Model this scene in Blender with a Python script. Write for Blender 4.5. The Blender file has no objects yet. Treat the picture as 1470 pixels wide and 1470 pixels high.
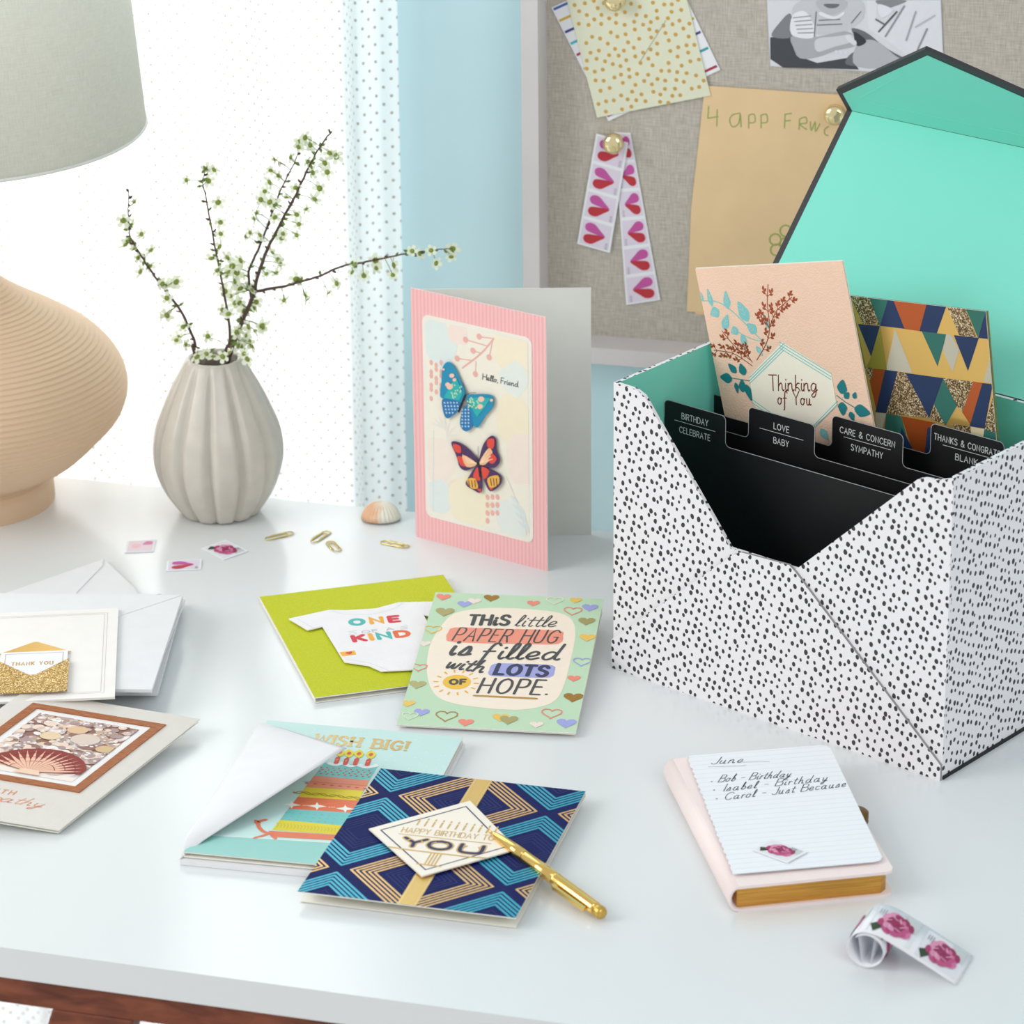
import bpy, bmesh, math, random
from mathutils import Vector, Matrix
from mathutils.geometry import tessellate_polygon
random.seed(7)
S = 0.0254            # the scene is measured in inches on the desk (desk top = 0), stored in metres
DZ = 0.74             # height of the desk top above the floor
sc = bpy.context.scene
col = sc.collection

# ------------------------------------------------------------------ camera, world, lights, exposure
F_PX, PITCH, ROLL, CAM_H = 5200.0, 0.39, -0.0105, 40.1585
cam_d = bpy.data.cameras.new('camera'); cam = bpy.data.objects.new('camera', cam_d); col.objects.link(cam)
cam.matrix_world = Matrix.Translation((0, 0, CAM_H*S+DZ)) @ Matrix.Rotation(math.pi/2-PITCH, 4, 'X') @ Matrix.Rotation(ROLL, 4, 'Z')
cam_d.sensor_width = 36; cam_d.lens = F_PX/1470*36
cam_d.clip_start = 0.1; cam_d.clip_end = 50
cam_d.dof.use_dof = True; cam_d.dof.focus_distance = 2.36; cam_d.dof.aperture_fstop = 13
sc.camera = cam
world = bpy.data.worlds.new('world'); sc.world = world; world.use_nodes = True
bgn = world.node_tree.nodes['Background']
bgn.inputs[0].default_value = (0.95, 0.975, 1.0, 1); bgn.inputs[1].default_value = 0.60
sc.view_settings.view_transform = 'Standard'; sc.view_settings.look = 'None'
sc.view_settings.gamma = 1; sc.view_settings.use_curve_mapping = False
sc.view_settings.exposure = 0.09

def P3(p):  # inches -> metres
    return Vector((p[0]*S, p[1]*S, p[2]*S+DZ))
def area(name, loc, target, sx, sy, power, color=(1, 1, 1)):
    l = bpy.data.lights.new(name, 'AREA'); l.shape = 'RECTANGLE'; l.size = sx*S; l.size_y = sy*S; l.energy = power; l.color = color
    o = bpy.data.objects.new(name, l); col.objects.link(o)
    a = P3(loc); d = P3(target)-a
    o.matrix_world = Matrix.Translation(a) @ d.to_track_quat('-Z', 'Y').to_matrix().to_4x4()
    return o
area('window_daylight', (-24, 128, 16), (-14, 90, 0), 50, 60, 33, (1, .985, .96))
area('side_key_softbox', (-75, 62, 46), (-3, 90, 2), 46, 46, 22, (1, .985, .96))  # added softbox as key from the left, no window stands there
area('front_softbox', (40, -12, 62), (4, 90, 4), 50, 50, 15, (1, .985, .97))  # added soft front light from behind the camera, not a real window

# ------------------------------------------------------------------ pixel rays of the photograph (1470 x 1470)
def ray(px, py):
    x = px-735; y = py-735
    X = x*math.cos(ROLL)+y*math.sin(ROLL); Y = -x*math.sin(ROLL)+y*math.cos(ROLL)
    f = Vector((0, math.cos(PITCH), -math.sin(PITCH))); up = Vector((0, math.sin(PITCH), math.cos(PITCH)))
    return f+Vector((1, 0, 0))*(X/F_PX)-up*(Y/F_PX)
CAMP = Vector((0, 0, CAM_H))
def onz(p, z=0.0):
    d = ray(*p); return CAMP+d*((z-CAM_H)/d.z)
def onpl(p, o, n):
    d = ray(*p); return CAMP+d*((Vector(o)-CAMP).dot(n)/d.dot(n))
def zz(s, ox, oy):
    return lambda X, Y: (ox+X/s, oy+Y/s)

# ------------------------------------------------------------------ materials
def lin(c):
    c = c/255.0
    return c/12.92 if c <= .04045 else ((c+.055)/1.055)**2.4
def rgb(t): return (lin(t[0]), lin(t[1]), lin(t[2]), 1)
MATS = {}
def mat(name, c, rough=.6, metal=0.0, vary=.04, scale=60, bump=0.0, bscale=400, spec=.5, emis=None):
    if name in MATS: return MATS[name]
    m = bpy.data.materials.new(name); m.use_nodes = True; MATS[name] = m
    nt = m.node_tree; b = nt.nodes['Principled BSDF']
    b.inputs['Roughness'].default_value = rough; b.inputs['Metallic'].default_value = metal
    b.inputs['Specular IOR Level'].default_value = spec
    tc = nt.nodes.new('ShaderNodeTexCoord')
    n = nt.nodes.new('ShaderNodeTexNoise'); n.inputs['Scale'].default_value = scale; n.inputs['Detail'].default_value = 3
    nt.links.new(tc.outputs['Object'], n.inputs['Vector'])
    mx = nt.nodes.new('ShaderNodeMix'); mx.data_type = 'RGBA'
    base = rgb(c)
    mx.inputs[6].default_value = [max(0, v*(1-vary)) for v in base[:3]]+[1]
    mx.inputs[7].default_value = [min(1, v*(1+vary)) for v in base[:3]]+[1]
    nt.links.new(n.outputs['Fac'], mx.inputs[0]); nt.links.new(mx.outputs[2], b.inputs['Base Color'])
    if bump:
        n2 = nt.nodes.new('ShaderNodeTexNoise'); n2.inputs['Scale'].default_value = bscale; n2.inputs['Detail'].default_value = 2
        nt.links.new(tc.outputs['Object'], n2.inputs['Vector'])
        bp = nt.nodes.new('ShaderNodeBump'); bp.inputs['Strength'].default_value = bump; bp.inputs['Distance'].default_value = .0008
        nt.links.new(n2.outputs['Fac'], bp.inputs['Height']); nt.links.new(bp.outputs[0], b.inputs['Normal'])
    return m
def ink(c, rough=.55, metal=0.0):
    return mat('ink_%02x%02x%02x%d%d' % (c[0], c[1], c[2], int(rough*10), int(metal*10)), c, rough, metal, vary=.03, scale=150)
def glitter(name, cols, scale=1100, metal=.6):
    if name in MATS: return MATS[name]
    m = bpy.data.materials.new(name); m.use_nodes = True; MATS[name] = m
    nt = m.node_tree; b = nt.nodes['Principled BSDF']; b.inputs['Metallic'].default_value = metal; b.inputs['Roughness'].default_value = .4
    tc = nt.nodes.new('ShaderNodeTexCoord'); v = nt.nodes.new('ShaderNodeTexVoronoi'); v.inputs['Scale'].default_value = scale
    nt.links.new(tc.outputs['Object'], v.inputs['Vector'])
    s = nt.nodes.new('ShaderNodeSeparateColor'); nt.links.new(v.outputs['Color'], s.inputs[0])
    r = nt.nodes.new('ShaderNodeValToRGB'); r.color_ramp.interpolation = 'CONSTANT'
    while len(r.color_ramp.elements) < len(cols): r.color_ramp.elements.new(.5)
    for i, (e, c) in enumerate(zip(r.color_ramp.elements, cols)): e.position = i/len(cols); e.color = rgb(c)
    nt.links.new(s.outputs[0], r.inputs[0]); nt.links.new(r.outputs[0], b.inputs['Base Color'])
    bp = nt.nodes.new('ShaderNodeBump'); bp.inputs['Strength'].default_value = .8; bp.inputs['Distance'].default_value = .0006
    nt.links.new(s.outputs[1], bp.inputs['Height']); nt.links.new(bp.outputs[0], b.inputs['Normal'])
    return m
def weave(name, c1, c2, sx, sy, axis='XZ', rough=.9, bump=.4, transl=0.0):
    """woven linen: two crossed stretched noises"""
    if name in MATS: return MATS[name]
    m = bpy.data.materials.new(name); m.use_nodes = True; MATS[name] = m
    nt = m.node_tree; b = nt.nodes['Principled BSDF']; b.inputs['Roughness'].default_value = rough
    b.inputs['Specular IOR Level'].default_value = .15
    uv = nt.nodes.new('ShaderNodeUVMap')
    fac = None
    for a in ((sx, sy), (sy, sx)):
        mp = nt.nodes.new('ShaderNodeMapping'); mp.inputs['Scale'].default_value = (a[0], a[1], 1)
        nt.links.new(uv.outputs[0], mp.inputs[0])
        n = nt.nodes.new('ShaderNodeTexNoise'); n.inputs['Scale'].default_value = 1; n.inputs['Detail'].default_value = 3
        nt.links.new(mp.outputs[0], n.inputs['Vector'])
        if fac is None: fac = n.outputs['Fac']
        else:
            ad = nt.nodes.new('ShaderNodeMath'); ad.operation = 'ADD'; nt.links.new(fac, ad.inputs[0]); nt.links.new(n.outputs['Fac'], ad.inputs[1])
            mu = nt.nodes.new('ShaderNodeMath'); mu.operation = 'MULTIPLY'; mu.inputs[1].default_value = .5; nt.links.new(ad.outputs[0], mu.inputs[0]); fac = mu.outputs[0]
    r = nt.nodes.new('ShaderNodeValToRGB'); r.color_ramp.elements[0].position = .35; r.color_ramp.elements[1].position = .65
    r.color_ramp.elements[0].color = rgb(c1); r.color_ramp.elements[1].color = rgb(c2)
    nt.links.new(fac, r.inputs[0]); nt.links.new(r.outputs[0], b.inputs['Base Color'])
    bp = nt.nodes.new('ShaderNodeBump'); bp.inputs['Strength'].default_value = bump; bp.inputs['Distance'].default_value = .0006
    nt.links.new(fac, bp.inputs['Height']); nt.links.new(bp.outputs[0], b.inputs['Normal'])
    if transl:
        t = nt.nodes.new('ShaderNodeBsdfTranslucent'); nt.links.new(r.outputs[0], t.inputs[0])
        mx = nt.nodes.new('ShaderNodeMixShader'); mx.inputs[0].default_value = transl
        nt.links.new(b.outputs[0], mx.inputs[1]); nt.links.new(t.outputs[0], mx.inputs[2])
        nt.links.new(mx.outputs[0], nt.nodes['Material Output'].inputs[0])
    return m
class NT:
    def __init__(s, m): s.t = m.node_tree
    def n(s, k, **kw):
        o = s.t.nodes.new(k)
        for a, b in kw.items(): setattr(o, a, b)
        return o
    def m(s, op, a, b=None, c=None):
        o = s.n('ShaderNodeMath', operation=op)
        for i, v in enumerate((a, b, c)):
            if v is None: continue
            if isinstance(v, (int, float)): o.inputs[i].default_value = v
            else: s.t.links.new(v, o.inputs[i])
        return o.outputs[0]
    def l(s, a, b): s.t.links.new(a, b)
def speckled(name, base):
    """white paper printed with irregular black spots (flat print; UV in inches)"""
    m = bpy.data.materials.new(name); m.use_nodes = True; MATS[name] = m; q = NT(m); b = m.node_tree.nodes['Principled BSDF']
    b.inputs['Roughness'].default_value = .5
    uv = q.n('ShaderNodeUVMap'); nz = q.n('ShaderNodeTexNoise'); nz.inputs['Scale'].default_value = 3.5; nz.inputs['Detail'].default_value = 1
    q.l(uv.outputs[0], nz.inputs['Vector'])
    mx = q.n('ShaderNodeMix', data_type='VECTOR'); mx.inputs[0].default_value = .06
    q.l(uv.outputs[0], mx.inputs[4]); q.l(nz.outputs['Color'], mx.inputs[5])
    mp = q.n('ShaderNodeMapping'); mp.inputs['Scale'].default_value = (5.3, 4.2, 1); mp.inputs['Rotation'].default_value = (0, 0, .35)
    q.l(mx.outputs[1], mp.inputs[0])
    v = q.n('ShaderNodeTexVoronoi', voronoi_dimensions='2D'); v.inputs['Scale'].default_value = 1; v.inputs['Randomness'].default_value = .52
    q.l(mp.outputs[0], v.inputs['Vector'])
    s = q.n('ShaderNodeSeparateColor'); q.l(v.outputs['Color'], s.inputs[0])
    th = q.m('MULTIPLY_ADD', s.outputs[0], .10, .185)
    fac = q.m('LESS_THAN', v.outputs['Distance'], th)
    c = q.n('ShaderNodeMix', data_type='RGBA'); c.inputs[6].default_value = rgb(base); c.inputs[7].default_value = rgb((52, 48, 52))
    q.l(fac, c.inputs[0]); q.l(c.outputs[2], b.inputs['Base Color'])
    return m

# ------------------------------------------------------------------ mesh building (world inches)
class MB:
    def __init__(s): s.v = []; s.f = []; s.m = []; s.uv = []; s.mats = []; s.sm = []
    def mi(s, m):
        if m not in s.mats: s.mats.append(m)
        return s.mats.index(m)
    def add(s, vs, fs, m, uv=None, smooth=False):
        k = len(s.v); i = s.mi(m)
        s.v += [Vector(p) for p in vs]
        for f in fs:
            s.f.append([a+k for a in f]); s.m.append(i); s.sm.append(smooth)
            s.uv.append([uv[a] for a in f] if uv else None)
    def build(s, name, parent=None, loc=None, weld=False, bevel=0, sub=0, solid=0):
        base = Vector(parent['base']) if (parent is not None and 'base' in parent) else (Vector(loc) if loc else Vector((0, 0, 0)))
        me = bpy.data.meshes.new(name)
        me.from_pydata([((p.x-base.x)*S, (p.y-base.y)*S, (p.z-base.z)*S) for p in s.v], [], s.f)
        for m in s.mats: me.materials.append(m)
        me.polygons.foreach_set('material_index', s.m); me.polygons.foreach_set('use_smooth', s.sm)
        ul = me.uv_layers.new(name='UVMap')
        for p, u in zip(me.polygons, s.uv):
            for j, li in enumerate(p.loop_indices):
                if u: ul.data[li].uv = u[j]
                else:
                    n = p.normal; co = me.vertices[me.loops[li].vertex_index].co/S
                    a = (abs(n.x), abs(n.y), abs(n.z))
                    ul.data[li].uv = (co.x, co.y) if a[2] >= max(a[0], a[1]) else ((co.y, co.z) if a[0] > a[1] else (co.x, co.z))
        me.update()
        if weld:
            bm = bmesh.new(); bm.from_mesh(me); bmesh.ops.remove_doubles(bm, verts=bm.verts, dist=1e-5)
            bmesh.ops.recalc_face_normals(bm, faces=bm.faces); bm.to_mesh(me); bm.free()
        o = bpy.data.objects.new(name, me); col.objects.link(o)
        if parent is not None: o.parent = parent; o['base'] = list(base)
        else: o.location = P3(base); o['base'] = list(base)
        if solid:
            md = o.modifiers.new('thick', 'SOLIDIFY'); md.thickness = solid*S; md.offset = 0
        if bevel:
            md = o.modifiers.new('bevel', 'BEVEL'); md.width = bevel*S; md.segments = 2; md.limit_method = 'ANGLE'
        if sub:
            md = o.modifiers.new('sub', 'SUBSURF'); md.levels = sub; md.render_levels = sub
        return o
class Fr:
    """a frame on a real surface: origin, two unit directions and the normal, in world inches"""
    def __init__(s, o, u, v, n=None):
        s.o = Vector(o); s.u = Vector(u).normalized(); s.v = Vector(v).normalized(); s.n = Vector(n).normalized() if n else s.u.cross(s.v).normalized()
    def __call__(s, x, y, z=0.0): return s.o+s.u*x+s.v*y+s.n*z
    def L(s, p, dz=0.0):     # photograph point -> (x, y) on the plane z=dz of the frame
        P = onpl(p, s.o+s.n*dz, s.n)-s.o
        uv = s.u.dot(s.v); a = P.dot(s.u); b = P.dot(s.v); d = 1-uv*uv
        return ((a-b*uv)/d, (b-a*uv)/d)
    def off(s, x, y, z): return Fr(s(x, y, z), s.u, s.v, s.n)
def prism(mb, F, poly, z0, z1, m, side=None, back=None):
    n = len(poly); side = side or m; back = back or m
    tri = tessellate_polygon([[Vector((p[0], p[1], 0)) for p in poly]])
    A = sum(poly[i][0]*poly[(i+1) % n][1]-poly[(i+1) % n][0]*poly[i][1] for i in range(n))
    uv = [(p[0], p[1]) for p in poly]
    def up(t):
        a, b, c = (poly[i] for i in t)
        return t if (b[0]-a[0])*(c[1]-a[1])-(b[1]-a[1])*(c[0]-a[0]) > 0 else t[::-1]
    tri = [up(list(t)) for t in tri]
    mb.add([F(p[0], p[1], z1) for p in poly], tri, m, uv)
    mb.add([F(p[0], p[1], z0) for p in poly], [t[::-1] for t in tri], back, uv)
    per = [0]
    for i in range(n): per.append(per[-1]+math.dist(poly[i], poly[(i+1) % n]))
    for i in range(n):
        a = poly[i]; b = poly[(i+1) % n]
        q = [F(a[0], a[1], z0), F(b[0], b[1], z0), F(b[0], b[1], z1), F(a[0], a[1], z1)]
        if A < 0: q = q[::-1]
        u = [(per[i], z0), (per[i+1], z0), (per[i+1], z1), (per[i], z1)]
        if A < 0: u = u[::-1]
        mb.add(q, [[0, 1, 2, 3]], side, u)
def box(mb, F, x0, y0, z0, x1, y1, z1, m, side=None):
    prism(mb, F, [(x0, y0), (x1, y0), (x1, y1), (x0, y1)], z0, z1, m, side)
def tube(mb, pts, r, m, n=8, closed=False, caps=True):
    pts = [Vector(p) for p in pts]; N = len(pts); vs = []; fs = []
    up = None
    for i, p in enumerate(pts):
        a = pts[(i-1) % N] if (closed or i > 0) else p; b = pts[(i+1) % N] if (closed or i < N-1) else p
        t = (b-a).normalized()
        if up is None: up = t.orthogonal().normalized()
        up = (up-t*up.dot(t)).normalized(); w = t.cross(up); rr = r[i] if isinstance(r, (list, tuple)) else r
        for k in range(n):
            a_ = 2*math.pi*k/n; vs.append(p+up*math.cos(a_)*rr+w*math.sin(a_)*rr)
    for i in range(N if closed else N-1):
        for k in range(n):
            j = (i+1) % N; fs.append([i*n+k, i*n+(k+1) % n, j*n+(k+1) % n, j*n+k])
    if caps and not closed: fs += [list(range(n))[::-1], [(N-1)*n+k for k in range(n)]]
    mb.add(vs, fs, m, smooth=True)
def lathe(mb, F, prof, m, n=64, rad=None, smooth=True, ends=(True, True)):
    vs = []; fs = []; uv = []
    for i, (r, z) in enumerate(prof):
        for k in range(n):
            a = 2*math.pi*k/n; rr = rad(r, z, a) if rad else r
            vs.append(F(rr*math.cos(a), rr*math.sin(a), z)); uv.append((a*4, z))
    for i in range(len(prof)-1):
        for k in range(n): fs.append([i*n+k, i*n+(k+1) % n, (i+1)*n+(k+1) % n, (i+1)*n+k])
    if ends[0]: fs.append(list(range(n))[::-1])
    if ends[1]: fs.append([(len(prof)-1)*n+k for k in range(n)])
    mb.add(vs, fs, m, uv, smooth)
def smoothpts(pts, k=5, closed=False):
    out = []; n = len(pts)
    if n < 3: return list(pts)
    for i in range(n if closed else n-1):
        if closed: p0, p1, p2, p3 = (pts[(i+j) % n] for j in (-1, 0, 1, 2))
        else: p0, p1, p2, p3 = pts[max(i-1, 0)], pts[i], pts[i+1], pts[min(i+2, n-1)]
        for j in range(k):
            t = j/k
            out.append(tuple(.5*((2*b)+(-a+c)*t+(2*a-5*b+4*c-d)*t*t+(-a+3*b-3*c+d)*t**3) for a, b, c, d in zip(p0, p1, p2, p3)))
    if not closed: out.append(tuple(pts[-1]))
    return out
def T(name, label, cat, base, group=None):
    o = bpy.data.objects.new(name, None); col.objects.link(o); o.empty_display_size = .02
    o.location = P3(base); o['base'] = list(base); o['label'] = label; o['category'] = cat
    if group: o['group'] = group
    return o
def tag(o, label=None, cat=None, group=None, kind=None):
    for k, v in (('label', label), ('category', cat), ('group', group), ('kind', kind)):
        if v: o[k] = v
    return o
FLAT = Fr((0, 0, 0), (1, 0, 0), (0, 1, 0))

# ------------------------------------------------------------------ stroke lettering
G = {'A': '0,0 .36,1 .72,0|.13,.36 .59,.36', 'B': '0,0 0,1|~0,1 .35,1 .54,.9 .54,.64 .36,.53 0,.53|~0,.53 .42,.53 .63,.4 .63,.14 .42,0 0,0',
'C': '~.7,.82 .52,.98 .3,.98 .08,.8 0,.5 .08,.2 .3,.02 .52,.02 .7,.18', 'D': '0,0 0,1|~0,1 .3,1 .6,.85 .7,.5 .6,.15 .3,0 0,0',
'E': '0,0 0,1|0,1 .52,1|0,.52 .44,.52|0,0 .52,0', 'F': '0,0 0,1|0,1 .5,1|0,.5 .42,.5',
'G': '~.7,.82 .52,.98 .3,.98 .08,.8 0,.5 .08,.2 .3,.02 .52,.02 .7,.18|.7,.18 .7,.46 .42,.46', 'H': '0,0 0,1|.65,0 .65,1|0,.52 .65,.52',
'I': '0,0 0,1', 'J': '~.45,1 .45,.25 .36,.03 .15,0 .0,.15', 'K': '0,0 0,1|.6,1 0,.42|.2,.58 .62,0', 'L': '0,1 0,0 .5,0', 'M': '0,0 .04,1 .42,.3 .8,1 .84,0',
'N': '0,0 0,1 .65,0 .65,1', 'O': '~.38,1 .1,.85 0,.5 .1,.15 .38,0 .66,.15 .76,.5 .66,.85 .38,1', 'P': '0,0 0,1|~0,1 .38,1 .58,.88 .58,.6 .38,.46 0,.46',
'R': '0,0 0,1|~0,1 .38,1 .56,.88 .56,.62 .38,.5 0,.5|.3,.5 .6,0', 'S': '~.56,.84 .42,.99 .2,.99 .05,.86 .06,.66 .3,.53 .52,.42 .6,.24 .48,.04 .22,0 .02,.14',
'T': '0,1 .62,1|.31,1 .31,0', 'U': '~0,1 0,.3 .1,.05 .32,0 .54,.05 .64,.3 .64,1', 'V': '0,1 .34,0 .68,1', 'W': '0,1 .25,0 .5,.9 .75,0 1,1', 'Y': '0,1 .33,.48 .66,1|.33,.48 .33,0',
'&': '~.75,0 .5,.3 .2,.72 .22,.94 .38,1 .5,.88 .45,.7 .15,.48 .02,.24 .14,.03 .38,0 .6,.16 .72,.42', '!': '.05,1 .05,.32|.05,.05 .06,.02', '.': '.03,.03 .05,.03', ',': '.06,.04 0,-.14', '-': '0,.4 .35,.4',
'a': '~.38,.42 .2,.5 .03,.34 .02,.12 .14,0 .3,.1 .4,.4|~.4,.48 .38,.12 .46,0 .56,.08', 'b': '~.0,.1 .1,.5 .14,1 .06,.9 .04,.2 .12,0 .3,.06 .36,.3 .24,.46 .1,.36',
'c': '~.36,.42 .2,.5 .03,.35 .03,.12 .18,0 .4,.1', 'd': '~.38,.42 .2,.5 .03,.34 .02,.12 .14,0 .3,.1 .4,.4|~.46,1 .41,.4 .4,.1 .5,0 .56,.06',
'e': '~.0,.16 .28,.26 .32,.42 .2,.5 .04,.36 .03,.12 .18,0 .4,.1', 'f': '~.42,.86 .3,1 .18,.85 .12,.3 .08,-.3 .0,-.42|.0,.46 .34,.48',
'g': '~.38,.42 .2,.5 .03,.34 .02,.12 .14,0 .3,.1 .4,.4|~.4,.46 .38,-.1 .22,-.38 .03,-.3 .2,-.1 .5,.08', 'h': '~.08,1 .05,.5 .03,0|~.04,.26 .2,.48 .32,.42 .33,.15 .4,0 .48,.06',
'i': '~.06,.48 .04,.15 .12,0 .2,.08|.09,.68 .1,.73', 'k': '~.08,1 .03,0|~.34,.48 .2,.48 .06,.22 .24,.2 .38,0', 'l': '~.0,.08 .14,.5 .2,.9 .12,1 .06,.8 .05,.15 .14,0 .24,.08',
'm': '.0,.48 0,0|~0,.3 .12,.48 .22,.42 .23,0|~.23,.3 .36,.48 .46,.42 .48,.1 .56,0', 'n': '.02,.48 0,0|~0,.28 .16,.48 .3,.44 .32,.14 .38,0 .48,.08',
'o': '~.2,.5 .04,.4 .02,.12 .18,0 .34,.12 .36,.38 .2,.5|.3,.46 .46,.44', 'p': '~.06,.48 .03,0 .0,-.4|~.05,.35 .2,.5 .38,.4 .38,.12 .2,0 .05,.08', 'r': '~.03,.48 .04,0|~.04,.28 .14,.46 .3,.46',
's': '~.0,.1 .2,.48 .3,.3 .24,.04 .02,.02|.26,.04 .38,.08', 't': '~.14,.85 .1,.15 .2,0 .3,.08|-.04,.56 .3,.58', 'u': '~.04,.48 .03,.12 .14,0 .28,.1 .34,.48|~.34,.48 .34,.08 .42,0 .5,.06',
'w': '~.02,.48 .08,.05 .18,.05 .26,.4 .32,.05 .44,.06 .5,.48', 'y': '~.03,.48 .06,.15 .18,.06 .32,.2|~.38,.48 .32,.1 .2,-.34 .02,-.36 .14,-.1 .48,.08', ' ': ''}
ADV = {' ': .3, 'I': .02, 'i': .16, 'l': .2, 't': .26, 'r': .26}
def glyph(ch):
    out = []; w = 0
    for part in G.get(ch, '').split('|'):
        if not part: continue
        sm = part[0] == '~'; part = part.lstrip('~')
        pts = [tuple(float(a) for a in q.split(',')) for q in part.split()]
        w = max(w, max(p[0] for p in pts))
        out.append(smoothpts(pts, 4) if sm else pts)
    return out, ADV.get(ch, w)
class Art:
    """flat print on a frame; each colour lies on a thin layer of its own"""
    def __init__(s, F, z=0.0, step=.003, clip=None): s.F = F; s.z = z; s.st = step; s.L = 1; s.k = 0; s.mb = MB(); s.clip = clip
    def poly(s, pts, m):
        if s.clip: pts = clip_rect(pts, *s.clip)
        if len(pts) < 3: return
        if isinstance(m, tuple): m = ink(m)
        tri = tessellate_polygon([[Vector((p[0], p[1], 0)) for p in pts]])
        s.k += 1; z = s.z+s.L*s.st+(s.k % 6)*s.st*.13; out = []
        for t in tri:
            a, b, c = (pts[i] for i in t)
            out.append(list(t) if (b[0]-a[0])*(c[1]-a[1])-(b[1]-a[1])*(c[0]-a[0]) > 0 else list(t)[::-1])
        s.mb.add([s.F(p[0], p[1], z) for p in pts], out, m, [(p[0], p[1]) for p in pts])
    def stroke(s, pts, w, m, closed=False, cap=True):
        P_ = []
        for p in pts:
            p = Vector((p[0], p[1]))
            if not P_ or (p-P_[-1]).length > 1e-4: P_.append(p)
        if len(P_) > 4 and (P_[0]-P_[-1]).length < 1e-3: P_.pop(); closed = True
        n = len(P_)
        if n < 2: return
        s.k += 1; z = s.z+s.L*s.st+(s.k % 6)*s.st*.13; m = ink(m) if isinstance(m, tuple) else m
        lr = []
        for i in range(n):
            d0 = (P_[i]-P_[i-1]).normalized() if (i > 0 or closed) else None
            d1 = (P_[(i+1) % n]-P_[i]).normalized() if (i < n-1 or closed) else None
            d0 = d0 or d1; d1 = d1 or d0
            t = d0+d1
            t = t.normalized() if t.length > 1e-3 else d0
            q = Vector((-t.y, t.x)); k = min(1.7, 1/max(.3, t.dot(d0)))
            lr.append((P_[i]+q*(w/2*k), P_[i]-q*(w/2*k)))
        polys = [[lr[i][1], lr[(i+1) % n][1], lr[(i+1) % n][0], lr[i][0]] for i in range(n if closed else n-1)]
        if cap and not closed:
            for e, o, a in ((0, 1, 0), (n-1, n-2, 1)):
                d = (P_[e]-P_[o]).normalized(); l, r = lr[e] if a else lr[e][::-1]
                polys.append([r, r.lerp(l, .14)+d*w*.35, r.lerp(l, .5)+d*w*.5, r.lerp(l, .86)+d*w*.35, l])
        for q in polys:
            q = [tuple(p) for p in q]
            if s.clip: q = clip_rect(q, *s.clip)
            if len(q) < 3: continue
            A = sum(q[i][0]*q[(i+1) % len(q)][1]-q[(i+1) % len(q)][0]*q[i][1] for i in range(len(q)))
            if A < 0: q = q[::-1]
            s.mb.add([s.F(p[0], p[1], z) for p in q], [list(range(len(q)))], m, [(p[0], p[1]) for p in q])
    def ell(s, x, y, rx, ry, m, n=16, a=0.0):
        ca, sa = math.cos(a), math.sin(a)
        s.poly([(x+rx*math.cos(t)*ca-ry*math.sin(t)*sa, y+rx*math.cos(t)*sa+ry*math.sin(t)*ca) for t in [2*math.pi*k/n for k in range(n)]], m)
    def heart(s, x, y, r, m, a=0.0, line=0):
        pts = []
        for k in range(18):
            t = 2*math.pi*k/18; X = 16*math.sin(t)**3/17*r; Y = (13*math.cos(t)-5*math.cos(2*t)-2*math.cos(3*t)-math.cos(4*t))/17*r
            pts.append((x+X*math.cos(a)-Y*math.sin(a), y+X*math.sin(a)+Y*math.cos(a)))
        if line: s.stroke(pts, line, m, closed=True)
        else: s.poly(pts, m)
    def leaf(s, x, y, l, w, a, m):
        pts = [(0, 0), (.3, .5), (.6, .42), (1, 0), (.6, -.42), (.3, -.5)]; pts = smoothpts(pts, 3, True)
        s.poly([(x+p[0]*l*math.cos(a)-p[1]*w*math.sin(a), y+p[0]*l*math.sin(a)+p[1]*w*math.cos(a)) for p in pts], m)
    def text(s, txt, p0, p1, h, m, w=.03, slant=0.0, sp=.2, colors=None, serif=False, xs=None):
        """lettering whose baseline runs from p0 to p1 (the letters are spread to fit), capital height h"""
        gl = [glyph(c) for c in txt]
        tot = sum(g[1] for g in gl)+sp*(len(gl)-1)
        d = Vector(p1)-Vector(p0); L = d.length; d.normalize(); up = Vector((-d.y, d.x)); k = L/tot; x = 0
        for i, (st, ad) in enumerate(gl):
            c = colors[i] if colors else m
            for q in st:
                pts = [tuple(Vector(p0)+d*((x+a)*k+slant*b*h)+up*(b*h)) for a, b in q]
                s.stroke(pts, w, c)
                if serif and len(q) < 5:
                    for a, b in (q[0], q[-1]):
                        if abs(b-1) < .01 or abs(b) < .01:
                            c0 = Vector(p0)+d*((x+a)*k+slant*b*h)+up*(b*h); e = d*(.13*k); s.stroke([tuple(c0-e), tuple(c0+e)], w*.8, c)
            x += ad+sp
    def build(s, name='print', parent=None):
        if not s.mb.v: return None
        return s.mb.build(name, parent)
def clip_rect(pts, x0, y0, x1, y1):
    for ax, lim, sg in ((0, x0, 1), (0, x1, -1), (1, y0, 1), (1, y1, -1)):
        out = []; n = len(pts)
        for i in range(n):
            a = pts[i]; b = pts[(i+1) % n]; ia = (a[ax]-lim)*sg >= 0; ib = (b[ax]-lim)*sg >= 0
            if ia: out.append(a)
            if ia != ib:
                t = (lim-a[ax])/(b[ax]-a[ax]); out.append((a[0]+(b[0]-a[0])*t, a[1]+(b[1]-a[1])*t))
        pts = out
        if len(pts) < 3: return []
    return pts
def rrect(x0, y0, x1, y1, r, n=5):
    out = []
    for cx, cy, a0 in ((x1-r, y1-r, 0), (x0+r, y1-r, 90), (x0+r, y0+r, 180), (x1-r, y0+r, 270)):
        for k in range(n+1):
            a = math.radians(a0+90*k/n); out.append((cx+r*math.cos(a), cy+r*math.sin(a)))
    return out
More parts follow.
